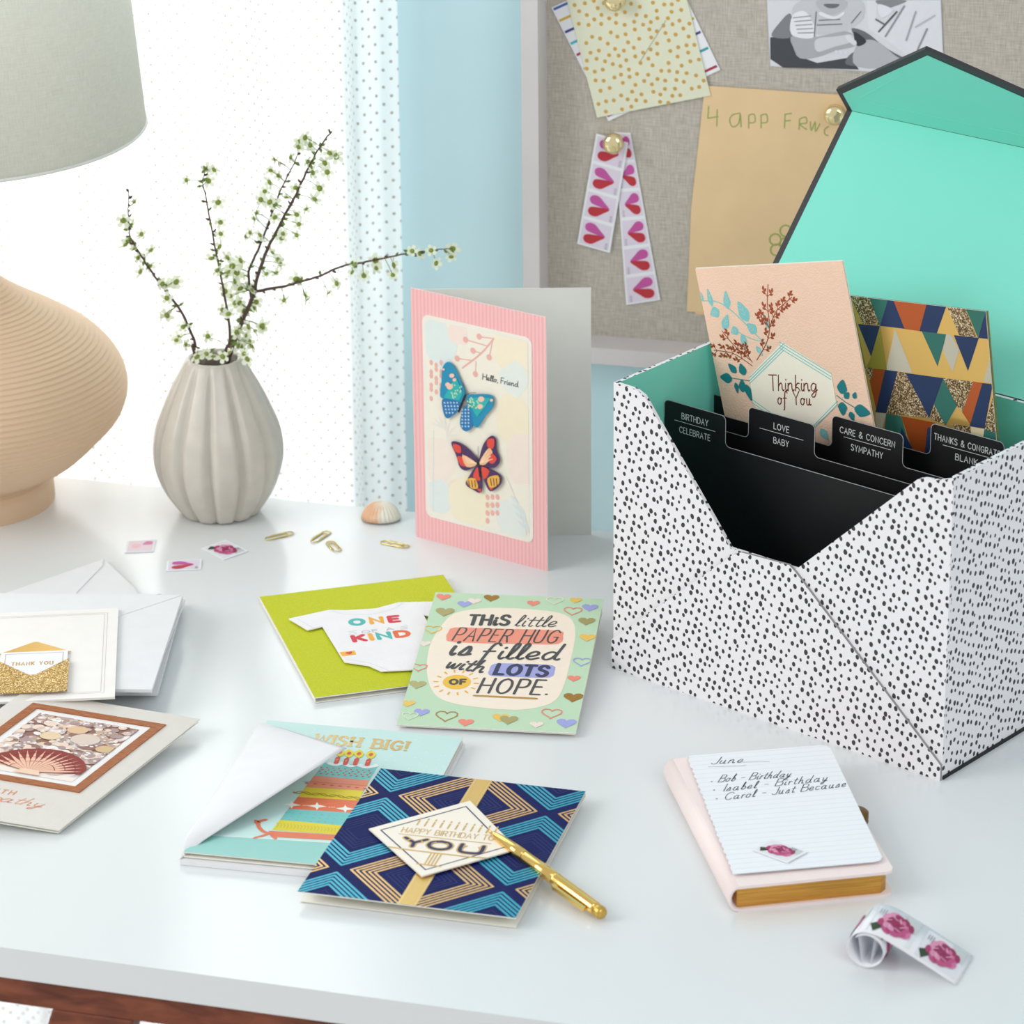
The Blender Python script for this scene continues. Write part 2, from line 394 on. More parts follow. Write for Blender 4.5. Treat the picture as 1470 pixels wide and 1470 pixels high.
def quadfr(tl, tr, bl, z=0.0, ztr=None, zbl=None):
    """frame of a flat rectangle from three of its corners: x along the top, y UP the sheet, origin at the bottom left"""
    A = onz(tl, z); B = onz(tr, z if ztr is None else ztr); C = onz(bl, z if zbl is None else zbl)
    u = B-A; v = A-C
    return Fr(C, u, v, u.cross(v)), u.length, v.length
def yawfr(x, y, a, h, z):
    u = Vector((math.cos(a), math.sin(a), 0)); v = Vector((-math.sin(a), math.cos(a), 0))
    return Fr(Vector((x, y, z))-v*h, u, v, (0, 0, 1))

# ================================================================== THE ROOM
WTH = -.28
WU = Vector((math.cos(WTH), math.sin(WTH), 0)); WN = Vector((-math.sin(WTH), math.cos(WTH), 0)); KZ = Vector((0, 0, 1))
W0 = Vector((-3.261, 99.855, 0))
WG = 4.6                        # gap between the desk and the wall
WB = W0+WN*WG
FW = Fr(WB, WU, KZ, -WN)       # back wall frame: x to the right, y up, z towards the room
wallm = mat('wall_paint', (206, 240, 249), .7, vary=.02, scale=8, bump=.08, bscale=300)
FLOOR = -DZ/S
m = MB()  # wall with a window opening
WX0, WX1, WZ0, WZ1 = -46, -2.8, -28, 50
for r in ((-80, FLOOR, WX0, 80), (WX1, FLOOR, 60, 80), (WX0, FLOOR, WX1, WZ0), (WX0, WZ1, WX1, 80)):
    box(m, FW, r[0], r[1], -5, r[2], r[3], 0, wallm)
tag(m.build('wall_back'), kind='structure')
m = MB(); floorm = mat('floor_boards', (196, 190, 182), .5, vary=.1, scale=5)
FD = Fr(W0, WU, WN); FG = Fr(WB, WU, WN)
box(m, FG, -80, -120, FLOOR-1, 60, 5, FLOOR, floorm)
tag(m.build('floor'), kind='structure')
wf = MB(); whitem = mat('white_gloss_paint', (236, 238, 238), .35)
for r in ((WX0, WZ0, WX0+1.6, WZ1), (WX1-.9, WZ0, WX1, WZ1), (WX0, WZ0, WX1, WZ0+1.8), (WX0, WZ1-1.8, WX1, WZ1), (-25.5, WZ0, -24, WZ1)):
    box(wf, FW, r[0], r[1], -3.6, r[2], r[3], -2.2, whitem)
wo = tag(wf.build('window_1'), kind='structure')
gm = bpy.data.materials.new('window_glass'); gm.use_nodes = True
q = NT(gm); g = q.n('ShaderNodeBsdfGlossy'); g.inputs['Roughness'].default_value = .02; t = q.n('ShaderNodeBsdfTransparent'); mx = q.n('ShaderNodeMixShader'); mx.inputs[0].default_value = .08
q.l(t.outputs[0], mx.inputs[1]); q.l(g.outputs[0], mx.inputs[2]); q.l(mx.outputs[0], gm.node_tree.nodes['Material Output'].inputs[0])
for a, b in ((WX0+1.6, -25.5), (-24, WX1-1.6)):
    m = MB(); box(m, FW, a, WZ0+1.8, -3.0, b, WZ1-1.8, -2.9, gm); m.build('pane', wo)

# ---- sheer dotted curtain hanging behind the desk
cm = bpy.data.materials.new('sheer_dotted_voile'); cm.use_nodes = True; q = NT(cm)
uv = q.n('ShaderNodeUVMap'); sp = q.n('ShaderNodeSeparateXYZ'); q.l(uv.outputs[0], sp.inputs[0])
cx, cy = .46, .52
ux = q.m('DIVIDE', sp.outputs[0], cx)
def dotmask(offx, offy):
    fx = q.m('SUBTRACT', q.m('FRACT', q.m('ADD', ux, offx)), .5); fy = q.m('SUBTRACT', q.m('FRACT', q.m('ADD', q.m('DIVIDE', sp.outputs[1], cy), offy)), .5)
    dx = q.m('MULTIPLY', fx, cx); dy = q.m('MULTIPLY', fy, cy)
    return q.m('LESS_THAN', q.m('ADD', q.m('MULTIPLY', dx, dx), q.m('MULTIPLY', dy, dy)), .0023)
dm = q.m('MAXIMUM', dotmask(0, 0), dotmask(.5, .5))
cc = q.n('ShaderNodeMix', data_type='RGBA'); cc.inputs[6].default_value = rgb((250, 251, 251)); cc.inputs[7].default_value = rgb((176, 169, 160)); q.l(dm, cc.inputs[0])
di = q.n('ShaderNodeBsdfDiffuse'); tr = q.n('ShaderNodeBsdfTranslucent'); tp = q.n('ShaderNodeBsdfTransparent')
q.l(cc.outputs[2], di.inputs[0]); q.l(cc.outputs[2], tr.inputs[0])
m1 = q.n('ShaderNodeMixShader'); m1.inputs[0].default_value = .55; q.l(di.outputs[0], m1.inputs[1]); q.l(tr.outputs[0], m1.inputs[2])
m2 = q.n('ShaderNodeMixShader'); q.l(q.m('MULTIPLY_ADD', dm, -.14, .16), m2.inputs[0]); q.l(m1.outputs[0], m2.inputs[1]); q.l(tp.outputs[0], m2.inputs[2])
q.l(m2.outputs[0], cm.node_tree.nodes['Material Output'].inputs[0])
m = MB(); vs = []; fs = []; uvs = []
NX, NZ = 420, 24; CX0, CX1 = -34.0, -1.0
def fold(x, z):
    a = .50+.22*math.sin(x*.41+1.3)
    f = a*math.sin(x*2.15+.8*math.sin(x*.6))+.16*math.sin(x*4.9+.5+z*.03)
    e = max(0, 1-abs(x+2.3)/2.2)
    return f*(1-.25*e)+.25*e*math.sin(x*5.4)
arc = 0; prev = None
for i in range(NX+1):
    x = CX0+(CX1-CX0)*i/NX
    if prev is not None: arc += math.hypot(x-prev[0], fold(x, 0)-prev[1])
    prev = (x, fold(x, 0))
    for j in range(NZ+1):
        z = FLOOR+.3+(52-FLOOR)*j/NZ
        vs.append(FW(x+.012*(z-10)*.2, z, 1.05+fold(x, z)*.9)); uvs.append((arc, z))
for i in range(NX):
    for j in range(NZ):
        a = i*(NZ+1)+j; fs.append([a, a+NZ+1, a+NZ+2, a+1])
m.add(vs, fs, cm, uvs, True)
tag(m.build('curtain', loc=FW(-17, 10, 1)), 'sheer white curtain with tiny dots hanging before the bright window', 'curtain')

# ================================================================== DESK
deskm = mat('desk_white_lacquer', (226, 230, 231), .18, vary=.008, scale=10)
FDK = FD                                          # x along the desk, y away from the camera
front = (Vector((-11.69, 72.123, 0))-W0).dot(WN)
left, right = -34, 34
desk = T('desk', 'white lacquered desk top with a reddish brown wooden apron and leg', 'desk', FDK(0, front/2, 0))
m = MB(); box(m, FDK, left, front, -.78, right, -1.9, 0, deskm); m.build('tabletop', desk, bevel=.06)
woodm = bpy.data.materials.new('walnut_wood'); woodm.use_nodes = True; q = NT(woodm); b = woodm.node_tree.nodes['Principled BSDF']
tc = q.n('ShaderNodeTexCoord'); mp = q.n('ShaderNodeMapping'); mp.inputs['Rotation'].default_value = (0, 0, -WTH); mp.inputs['Scale'].default_value = (6, 90, 90); q.l(tc.outputs['Object'], mp.inputs[0])
nz = q.n('ShaderNodeTexNoise'); nz.inputs['Scale'].default_value = 1.4; nz.inputs['Detail'].default_value = 6; nz.inputs['Distortion'].default_value = .6; q.l(mp.outputs[0], nz.inputs['Vector'])
rp = q.n('ShaderNodeValToRGB'); rp.color_ramp.elements[0].color = rgb((90, 42, 26)); rp.color_ramp.elements[1].color = rgb((138, 74, 50)); rp.color_ramp.elements[0].position = .3; rp.color_ramp.elements[1].position = .7
q.l(nz.outputs['Fac'], rp.inputs[0]); q.l(rp.outputs[0], b.inputs['Base Color']); b.inputs['Roughness'].default_value = .45
m = MB(); box(m, FDK, left+.5, front+.12, -1.5, right-.5, front+.95, -.78, woodm)
m.build('apron', desk, bevel=.03)
m = MB(); box(m, FDK, left+.5, -4, -1.5, right-.5, -3.2, -.78, woodm); m.build('apron', desk, bevel=.03)
def leg(xa, ya, dx, dy):
    m = MB(); a = [(xa-1.0, ya-.45), (xa+1.0, ya-.45), (xa+1.0, ya+.45), (xa-1.0, ya+.45)]
    vs = [FDK(x, y, -1.5) for x, y in a]+[FDK(xa+dx+(x-xa)*.45, ya+dy+(y-ya)*.6, FLOOR) for x, y in a]
    m.add(vs, [[0, 1, 2, 3], [4, 7, 6, 5], [0, 4, 5, 1], [1, 5, 6, 2], [2, 6, 7, 3], [3, 7, 4, 0]], woodm); m.build('leg', desk, bevel=.08)
lx = (onz((138, 1450), -1.5)-W0).dot(WU)
leg(lx, front+.56, -9.5, -.5); leg(right-4, front+.56, 6, -.5); leg(lx, -3.6, -9.5, .5); leg(right-4, -3.6, 6, .5)

# ================================================================== ENVELOPE STORAGE BOX
BA = -.715
BU = Vector((math.cos(BA), math.sin(BA), 0)); BV = Vector((-math.sin(BA), math.cos(BA), 0))
B0 = onz((880.5, 957), 0)
BW, BH, BD = 10.45, 8.0, 5.45
spk = speckled('speckled_paper', (238, 236, 239))
teal = mat('teal_lining', (126, 222, 203), .5, vary=.015, scale=20)
blackm = mat('black_card', (24, 23, 25), .42, vary=.05, spec=.3)
edgem = mat('charcoal_edge', (52, 50, 54), .5)
BX = T('storage_box', 'large envelope shaped box with black spots outside and teal lining, lid open', 'box', B0+BU*BW/2+BV*BD/2)
FF = Fr(B0, BU, KZ, -BV)          # front face: x right, y up, z towards the viewer
t = .11
V = [(.0, 8), (.72, 7.98), (1.0, 7.86), (1.5, 7.25), (3.82, 4.42), (5.9, 4.42), (9.42, 7.72), (9.62, 7.8), (10.0, 7.84), (BW, 8)]
m = MB(); prism(m, FF, [(0, 0), (BW, 0)]+V[::-1], -t, 0, spk, spk, teal); m.build('front_panel', BX)
OV = [(0, 0), (BW, 0), (BW, .42), (5.92, 4.36), (5.72, 4.5), (4.22, 4.44), (3.95, 4.3), (.0, .82)]
m = MB(); prism(m, FF, OV, .0, .08, spk, mat('seam_shadow_edge', (150, 148, 151), .7)); m.build('front_flap', BX)  # raw board edge, greyed to paint in the seam's shadow line
FR = Fr(B0+BU*BW, BV, KZ, BU)
m = MB(); prism(m, FR, [(t, .0), (BD, .0), (BD, 8), (t, 8)], -t, 0, spk, spk, teal); m.build('side_panel', BX)
FLf = Fr(B0, BV, KZ, -BU)
m = MB()
prism(m, Fr(B0+BV*BD, -BV, KZ, -BU), [(t, 0), (BD-t, 0), (BD-t, 8), (t, 8)], -t, 0, spk, spk, teal); m.build('side_panel', BX)
FB = Fr(B0+BV*BD, BU, KZ, -BV)
m = MB(); prism(m, FB, [(t, 0), (BW-t, 0), (BW-t, 8.0), (t, 8.0)], 0, t, teal, spk, spk); m.build('back_panel', BX)
m = MB(); box(m, Fr(B0, BU, BV), .02, .02, .0, BW+.03, BD+.05, .1, blackm); m.build('bottom_panel', BX)
# the open lid: leans back from the rear rim, its pointed flap folds forward
LA = math.radians(42.5); LL = 6.72
ld = BV*math.sin(LA)+KZ*math.cos(LA)
LO = B0+BV*(BD+.02)+KZ*8.0
FLd = Fr(LO, BU, ld, BU.cross(ld))
m = MB(); prism(m, FLd, [(-.06, 0), (BW+.06, 0), (BW+.06, LL), (-.06, LL)], -.12, 0, edgem, edgem, spk); lid = m.build('lid', BX)
m = MB(); prism(m, FLd, [(.13, .02), (BW-.13, .02), (BW-.13, LL-.02), (.13, LL-.02)], 0, .015, teal); m.build('lid_lining', lid)
FL_P = LO+ld*LL
pk = onpl((1327, 70), FL_P-BU*.06, (BU.cross(-BV*.6+KZ*.8)))
fd = (-BV*.62+KZ*.785).normalized()
FFl = Fr(FL_P, BU, fd, BU.cross(fd))
pkl = FFl.L((1327, 71))
m = MB(); PKX, PKY = pkl
prism(m, FFl, [(-.06, 0), (BW+.06, 0), (BW+.06, .85), (PKX, PKY), (-.06, .85)], -.12, 0, edgem, edgem, spk); lf = m.build('lid_flap', lid)
m = MB(); prism(m, FFl, [(.13, .02), (BW-.13, .02), (BW-.13, .75), (PKX, PKY-.24), (.13, .75)], 0, .015, teal); m.build('flap_lining', lf)
m = MB()
for a, b in (((.75, .75), (PKX-1.2, PKY-1.35)), ((.9, .55), (BW-.9, .55))):
    d = Vector((b[0]-a[0], b[1]-a[1])); d.normalize(); nn = (-d.y*.035, d.x*.035)
    prism(m, FFl, [(a[0]-nn[0], a[1]-nn[1]), (b[0]-nn[0], b[1]-nn[1]), (b[0]+nn[0], b[1]+nn[1]), (a[0]+nn[0], a[1]+nn[1])], .014, .021, teal)
m.build('lining_crease', lf)

# ---- tabbed dividers
whitefoil = ink((205, 205, 205), .5)
zt = zz(2.193, 860, 480); z6 = zz(3.0, 980, 360)
def divider(d, tl, tr, lines, label, shelf=None, text_px=None):
    Fd = Fr(B0+BV*d, BU, KZ, -BV)
    a = Fd.L(tl); b = Fd.L(tr); x0, x1, z1 = a[0], b[0], (a[1]+b[1])/2
    zs = z1-.86 if shelf is None else shelf; xl, xr = .16, BW-.16
    x0 = max(x0, xl); x1 = min(x1, xr-.02)
    th = T('divider', label, 'divider', Fd((xl+xr)/2, .12, 0), 'tabbed dividers in the spotted box')
    def arc(cx, cz, r, a0, a1, n=5): return [(cx+r*math.cos(math.radians(a0+(a1-a0)*k/n)), cz+r*math.sin(math.radians(a0+(a1-a0)*k/n))) for k in range(n+1)]
    top = []
    if x0 > xl+.3: top += [(xl, zs)]+arc(x0-.14, zs+.14, .14, 270, 360)
    else: top += [(xl, zs-.4), (xl, zs)] if x0 > xl+.02 else [(xl, z1-.5)]
    top += arc(x0+.14, z1-.14, .14, 180, 90)+arc(x1-.14, z1-.14, .14, 90, 0)
    if x1 < xr-.3: top += arc(x1+.14, zs+.14, .14, 180, 270)+[(xr, zs)]
    else: top += [(x1, zs)] if xr-x1 < .05 else [(x1, zs), (xr, zs)]
    m = MB(); prism(m, Fd, [(xl, .14), (xr, .14)]+top[::-1], -.02, 0, blackm); m.build('sheet', th)
    ar = Art(Fd, 0.0); ar.stroke(top, .018, ink((170, 170, 172), .4), cap=False); ar.build('edge_line', th)
    ar = Art(Fd, 0.0)
    xc = (x0+x1)/2
    if lines:
        h = .16; WD = {'BIRTHDAY': .86, 'CELEBRATE': 1.0, 'LOVE': .48, 'BABY': .48, 'CARE & CONCERN': 1.7, 'SYMPATHY': .98, 'THANKS & CONGRATS': 1.98, 'BLANK': .66}
        for i, s_ in enumerate(lines):
            w = min(WD[s_], x1-x0-.1); y = (z1-.41, z1-.80)[i]
            ar.text(s_, (xc-w/2, y), (xc+w/2, y), h, whitefoil, w=.021, sp=.3)
        ww = (x1-x0)*.33; ar.stroke([(xc-ww, z1-.5), (xc+ww, z1-.5)], .014, whitefoil)
        ar.build('print', th)
    return Fd
divider(1.9, (951, 570), (1042, 599.5), ('BIRTHDAY', 'CELEBRATE'), 'black divider tabbed BIRTHDAY over CELEBRATE, frontmost in the spotted box', shelf=6.2)
divider(2.6, (1075, 584), (1170, 610), ('LOVE', 'BABY'), 'black divider tabbed LOVE over BABY in the spotted box')
divider(3.3, (1195, 597), (1297, 623), ('CARE & CONCERN', 'SYMPATHY'), 'black divider tabbed CARE & CONCERN over SYMPATHY in the box')
divider(4.0, (1337, 608), (1442, 635), ('THANKS & CONGRATS', 'BLANK'), 'black divider tabbed THANKS & CONGRATS over BLANK in the box')
divider(4.75, (1028, 560), (1120, 586), None, 'rearmost black divider whose tab peeks out behind the THINKING OF YOU card')

# ---- cards standing in the box
peach = mat('peach_linen_card', (244, 208, 182), .75, bump=.5, bscale=900)
creamp = mat('cream_paper', (240, 238, 228), .6)
def polysm(pts, k=4): return smoothpts(pts, k, True)
FTp = Fr(B0+BV*3.65, BU, KZ, -BV)
A = FTp.L((998, 386)); Bc = FTp.L((1209, 375)); Cc = FTp.L((1042, 595)); Dc = FTp.L((1258, 612))
uu = (Vector(Bc)-Vector(A)); wth = uu.length; vv = (Vector(A)-Vector(Cc)); vv.normalize(); uu.normalize()
vv = (vv+Vector((-uu.y, uu.x))).normalized()
H = 7.0; o2 = Vector(A)-vv*H
th = T('greeting_card', 'peach textured greeting card reading Thinking of You, standing in the box', 'greeting card', FTp(o2.x+wth/2, o2.y, 0))
FT = Fr(FTp(o2.x, o2.y), BU*uu.x+KZ*uu.y, BU*vv.x+KZ*vv.y)
m = MB(); prism(m, FT, [(0, 0), (wth, 0), (wth, H), (0, H)], -.025, 0, peach); m.build('front_panel', th)
m = MB(); prism(m, FT, [(0, 0), (wth, 0), (wth, H+.02), (0, H+.02)], -.06, -.035, creamp); m.build('back_panel', th)
ar = Art(FT, 0, clip=(0, 0, wth, H)); L = lambda X, Y: FT.L(z6(X, Y))
tq = (128, 200, 200); rust = ink((176, 84, 50), .4, .5); dteal = (12, 122, 128); dteal2 = (10, 105, 112)
for (x, y, l, w, a) in ((118, 205, 80, 34, 95), (190, 215, 80, 46, 85), (262, 265, 95, 70, 110), (140, 265, 55, 60, 200), (185, 310, 75, 50, 60), (225, 345, 45, 50, 200), (300, 335, 60, 60, 140), (265, 390, 70, 42, 280), (360, 305, 70, 30, 100), (330, 430, 50, 30, 300), (82, 200, 40, 24, 90), (610, 790, 60, 50, 300)):
    p = L(x, y); l *= .85; w *= .8; ar.L = 1; ar.leaf(p[0]-.5*l/150*math.cos(math.radians(a)), p[1]-.5*l/150*math.sin(math.radians(a)), l/150*1.1, w/150*.9, math.radians(a), tq)
    ca_, sa_ = math.cos(math.radians(a)), math.sin(math.radians(a)); ar.L = 2
    for f_ in (-.15, .1, .3):
        for g_ in (-1, 1): ar.stroke([(p[0]+f_*l/150*ca_, p[1]+f_*l/150*sa_), (p[0]+(f_+.16)*l/150*ca_-g_*.2*w/150*sa_, p[1]+(f_+.16)*l/150*sa_+g_*.2*w/150*ca_)], .01, (214, 214, 198))
ar.stroke(smoothpts([L(78, 215), L(155, 222), L(230, 275), L(330, 375), L(380, 420)], 4), .025, tq)
ar.stroke(smoothpts([L(230, 345), L(300, 380), L(350, 390)], 4), .02, tq)
ar.L = 2
def sprig(pts, tips, c, w=.022):
    tips *= .8; P_ = smoothpts([L(*p) for p in pts], 3); ar.stroke(P_, w, c)
    for i in range(2, len(P_)-1, 2):
        a = Vector(P_[i]); d = (Vector(P_[min(i+1, len(P_)-1)])-Vector(P_[i-1])).normalized()
        for sg in (1, -1):
            e = a+Vector((d.x*.8-sg*d.y*.75, d.y*.8+sg*d.x*.75))*tips; ar.stroke([tuple(a), tuple(e)], w*.7, c)
            for k in (.45, .75, 1.0):
                g = a+(e-a)*k; s2 = sg if k < .9 else 0
                ar.leaf(g.x, g.y, .12, .065, math.atan2(d.y, d.x)+s2*1.3*(1 if k < .6 else -.4), c)
sprig([(300, 495), (235, 450), (190, 435), (135, 428)], .26, rust)
sprig([(290, 470), (215, 400), (170, 345)], .22, rust)
sprig([(320, 470), (360, 400), (375, 330), (365, 230), (368, 145)], .24, rust)
sprig([(375, 330), (400, 265), (430, 235), (470, 200)], .2, rust)
sprig([(375, 335), (350, 300), (325, 265)], .16, rust)
sprig([(300, 480), (275, 440), (262, 405)], .16, rust)
ar.L = 3
hexp = [L(430, 392), L(640, 525), L(665, 668), L(560, 760), L(330, 690), L(305, 660), L(288, 540)]
ar.poly(hexp, (246, 240, 222)); ar.L = 4
for k in range(3):
    e = k*13
    ar.stroke([L(290, 545+e), L(438, 398+e*1.1)], .022, (110, 200, 196)); ar.stroke([L(418, 392+e), L(640, 528+e)], .022, (110, 200, 196))
    if k < 2: ar.stroke([L(560, 770-e), L(668, 660-e)], .02, (110, 200, 196)); ar.stroke([L(300, 640+e), L(400, 710+e)], .02, (110, 200, 196))
ar.L = 5; br = ink((150, 70, 44), .35, .5)
ar.text('Thinking', L(375, 601), L(582, 604), .42, br, w=.03, slant=.15, sp=.08)
ar.text('of You', L(412, 660), L(555, 664), .36, br, w=.03, slant=.15, sp=.16)
for (x, y, l, w, a) in ((188, 547, 60, 40, 170), (215, 505, 50, 30, 130), (258, 510, 50, 36, 100), (234, 590, 45, 20, 270), (258, 580, 55, 34, 80), (286, 610, 70, 30, 280), (688, 585, 60, 44, 70), (708, 622, 35, 26, 40), (742, 622, 30, 20, 60), (690, 680, 55, 40, 260), (775, 690, 75, 48, -15), (730, 712, 38, 26, 280)):
    p = L(x, y); ar.leaf(p[0]-.5*l/150*math.cos(math.radians(a)), p[1]-.5*l/150*math.sin(math.radians(a)), l/150, w/150, math.radians(a), dteal)
ar.stroke([L(200, 545), L(290, 560)], .02, dteal); ar.stroke([L(664, 622), L(700, 650), L(760, 685)], .02, dteal)
ar.build('print', th)

# triangle patterned card
FTp = Fr(B0+BV*4.35, BU, KZ, -BV)
A = FTp.L((1216, 424)); Bc = FTp.L((1415, 447)); Cb = FTp.L((1433, 618))
uu = (Vector(Bc)-Vector(A)); wth = uu.length; uu.normalize(); vv = (Vector(Bc)-Vector(Cb)).normalized(); vv = (vv+Vector((-uu.y, uu.x))).normalized()
o2 = Vector(A)-vv*H
th = T('greeting_card', 'greeting card patterned with foil and glitter triangles, standing in the box', 'greeting card', FTp(o2.x+wth/2, o2.y, 0))
FT = Fr(FTp(o2.x, o2.y), BU*uu.x+KZ*uu.y, BU*vv.x+KZ*vv.y)
foil = mat('gold_foil', (228, 186, 104), .3, .55, vary=.04, scale=20)
m = MB(); prism(m, FT, [(0, 0), (wth, 0), (wth, H), (0, H)], -.025, 0, foil, creamp); m.build('front_panel', th)
m = MB(); prism(m, FT, [(0, 0), (wth+.04, 0), (wth+.04, H), (0, H)], -.06, -.035, mat('olive_edge', (120, 118, 60), .6)); m.build('back_panel', th)
ar = Art(FT, 0, clip=(0, 0, wth, H)); L = lambda X, Y: FT.L(z6(X, Y))
NV = (26, 50, 92); GR = (44, 110, 98); CP = ink((190, 92, 42), .3, .45); GL = glitter('bronze_glitter', [(86, 62, 40), (140, 110, 74), (196, 168, 122), (238, 222, 190), (110, 84, 56)], 1400, .35); GY = (196, 190, 170); OL = (150, 142, 50); CR = (222, 208, 170)
for c, ps in [(OL, [(700, 190), (722, 195), (790, 505), (760, 505)]), (GL, [(720, 190), (800, 190), (857, 322), (775, 314)]), (GR, [(800, 190), (886, 205), (850, 322)]), (NV, [(886, 205), (905, 205), (957, 336), (850, 323)]), (CP, [(905, 205), (1052, 225), (1020, 346), (957, 337)]),
    (NV, [(1052, 225), (1137, 236), (1095, 355), (1020, 346)]), (GL, [(1137, 236), (1216, 240), (1266, 374), (1192, 364)]), (GR, [(1216, 240), (1308, 255), (1271, 374)]), (NV, [(1308, 255), (1315, 380), (1272, 375)]),
    (NV, [(755, 315), (850, 324), (812, 456)]), (OL, [(850, 324), (812, 456), (790, 505), (880, 512)]), (GY, [(915, 335), (990, 526), (875, 513)]), (GR, [(1030, 347), (1137, 360), (1098, 498)]), (GY, [(1135, 360), (1155, 362), (1192, 425), (1163, 522), (1120, 430)]), (NV, [(1168, 363), (1276, 375), (1229, 518)]), (GY, [(1322, 470), (1332, 570), (1296, 562)]),
    (GL, [(785, 500), (822, 505), (810, 562)]), (CP, [(822, 506), (872, 512), (836, 694), (805, 560)]), (NV, [(872, 512), (926, 520), (877, 700), (830, 695)]), (GL, [(926, 520), (960, 525), (1062, 720), (877, 700)]), (NV, [(960, 526), (1122, 548), (1062, 720)]), (GR, [(1122, 550), (1182, 668), (1132, 752), (1083, 662)]), (GL, [(1122, 548), (1252, 563), (1205, 692), (1182, 668)]), (CP, [(1252, 563), (1291, 569), (1240, 750), (1203, 694)]), (NV, [(1291, 569), (1336, 574), (1300, 765), (1236, 756)]), (GL, [(1338, 620), (1356, 800), (1298, 770)]),
    (GY, [(830, 696), (877, 700), (862, 764), (835, 790)]), (GR, [(877, 700), (942, 712), (962, 790), (865, 830)]), (NV, [(942, 760), (990, 850), (930, 900)]), (CP, [(942, 712), (1088, 740), (1055, 880), (990, 860)]), (GL, [(1085, 665), (1136, 752), (1064, 722)]), (GL, [(1165, 745), (1240, 757), (1246, 830), (1170, 780)]), (CR, [(1240, 757), (1300, 768), (1290, 830), (1246, 830)]), (GR, [(1300, 768), (1362, 790), (1365, 860), (1290, 830)]),
    (NV, [(1055, 760), (1130, 760), (1120, 860), (1040, 900)])]:
    ar.poly([L(*p) for p in ps], c)
ar.build('print', th)

# ================================================================== PINBOARD
BB = -.245
bu = Vector((math.cos(BB), math.sin(BB), 0)); bn = Vector((-math.sin(BB), math.cos(BB), 0))
bo = onpl((846, 522), WB-WN*1.95, WN); zb = bo.z; bo = Vector((bo.x, bo.y, 0))
FP = Fr(bo, bu, KZ, -bn)
xl = FP.L((749, 200))[0]; bx1 = 15.5; zb = FP.L((870, 523.5))[1]; bz1 = zb+15
fw = .5; DEP = 1.1
PB = T('pinboard', 'linen covered pinboard in a whitewashed frame on the blue wall', 'pinboard', FP(6, zb, -1))
framem = mat('whitewashed_wood', (214, 210, 210), .7, vary=.06, scale=14, bump=.2, bscale=120)
for nm, r in (('frame_rail', (xl, zb, bx1, zb+fw)), ('frame_rail', (xl, bz1-fw, bx1, bz1)), ('frame_stile', (xl, zb+fw, xl+fw, bz1-fw)), ('frame_stile', (bx1-fw, zb+fw, bx1, bz1-fw))):
    m = MB(); box(m, FP, r[0], r[1], -1.35, r[2], r[3], 0, framem); m.build(nm, PB, bevel=.02)
linenm = weave('linen_cloth', (172, 165, 153), (206, 200, 189), 2.2, 26)
m = MB(); box(m, FP, xl+fw, zb+fw, -1.33, bx1-fw, bz1-fw, -DEP, linenm); m.build('linen_panel', PB)
FQ = FP.off(0, 0, -DEP)     # the linen surface
def paper(name, label, cat, pts, z0, z1, mm, base=None, group=None):
    ps = [FQ.L(p, z1) for p in pts]
    cx = sum(p[0] for p in ps)/len(ps); cy = min(p[1] for p in ps)
    th = T(name, label, cat, FQ(cx, cy, z0), group)
    m = MB(); prism(m, FQ, ps, z0, z1, mm); m.build('sheet', th)
    return th, ps
z5 = zz(4.083, 740, 0); zr = zz(3.675, 1070, 0)
# striped envelope, below the dotted one
wp = mat('white_paper', (238, 240, 244), .65); 
th, ps = paper('envelope', 'white envelope with coloured stripes pinned behind the gold dotted envelope', 'envelope', [z5(210, 45), z5(545, 710), z5(1200, 410), z5(880, -260)], .01, .05, wp)
ar = Art(FQ, .05)
A = Vector(ps[0]); Bv = Vector(ps[1]); C = Vector(ps[2]); D = Vector(ps[3]); ar.L = 1
cols_ = [(70, 100, 180), (214, 180, 60), (50, 64, 140), (70, 180, 200), (180, 50, 80), (214, 180, 60), (50, 64, 140), (60, 160, 170), (170, 40, 70)]
for i, t_ in enumerate([.02, .12, .22, .32, .42, .54, .66, .8, .96]):
    a = A+(Bv-A)*t_; b_ = D+(C-D)*t_; ar.stroke([tuple(a+(b_-a)*.01), tuple(a+(b_-a)*.99)], .075, cols_[i], cap=False)
ar.build('stripe', th)
dotm = mat('pale_green_cream_paper', (228, 230, 204), .6)
th, ps = paper('envelope', 'cream envelope covered in small gold dots, pinned at the top left', 'envelope', [z5(285, -60), z5(478, 690), z5(1143, 560), z5(960, -180)], .06, .10, dotm)
ar = Art(FQ, .10); goldink = ink((214, 170, 84), .4, .3)
A = Vector(ps[0]); Bv = Vector(ps[1]); C = Vector(ps[2]); D = Vector(ps[3]); rnd = random.Random(3); placed = []
for k in range(3000):
    s_, t_ = rnd.random(), rnd.random()
    p = A+(D-A)*s_+(Bv-A)*t_
    if all((p-o).length > .215 for o in placed):
        placed.append(p); 
        if .02 < s_ < .98 and .02 < t_ < .98: ar.ell(p.x, p.y, .06, .06, goldink, 9)
ar.build('print', th)
ar = Art(FQ, .103); ar.L = 2; ar.stroke([FQ.L(z5(735, 355)), FQ.L(z5(885, 115))], .02, (176, 178, 152)); ar.build('flap_edge', th)
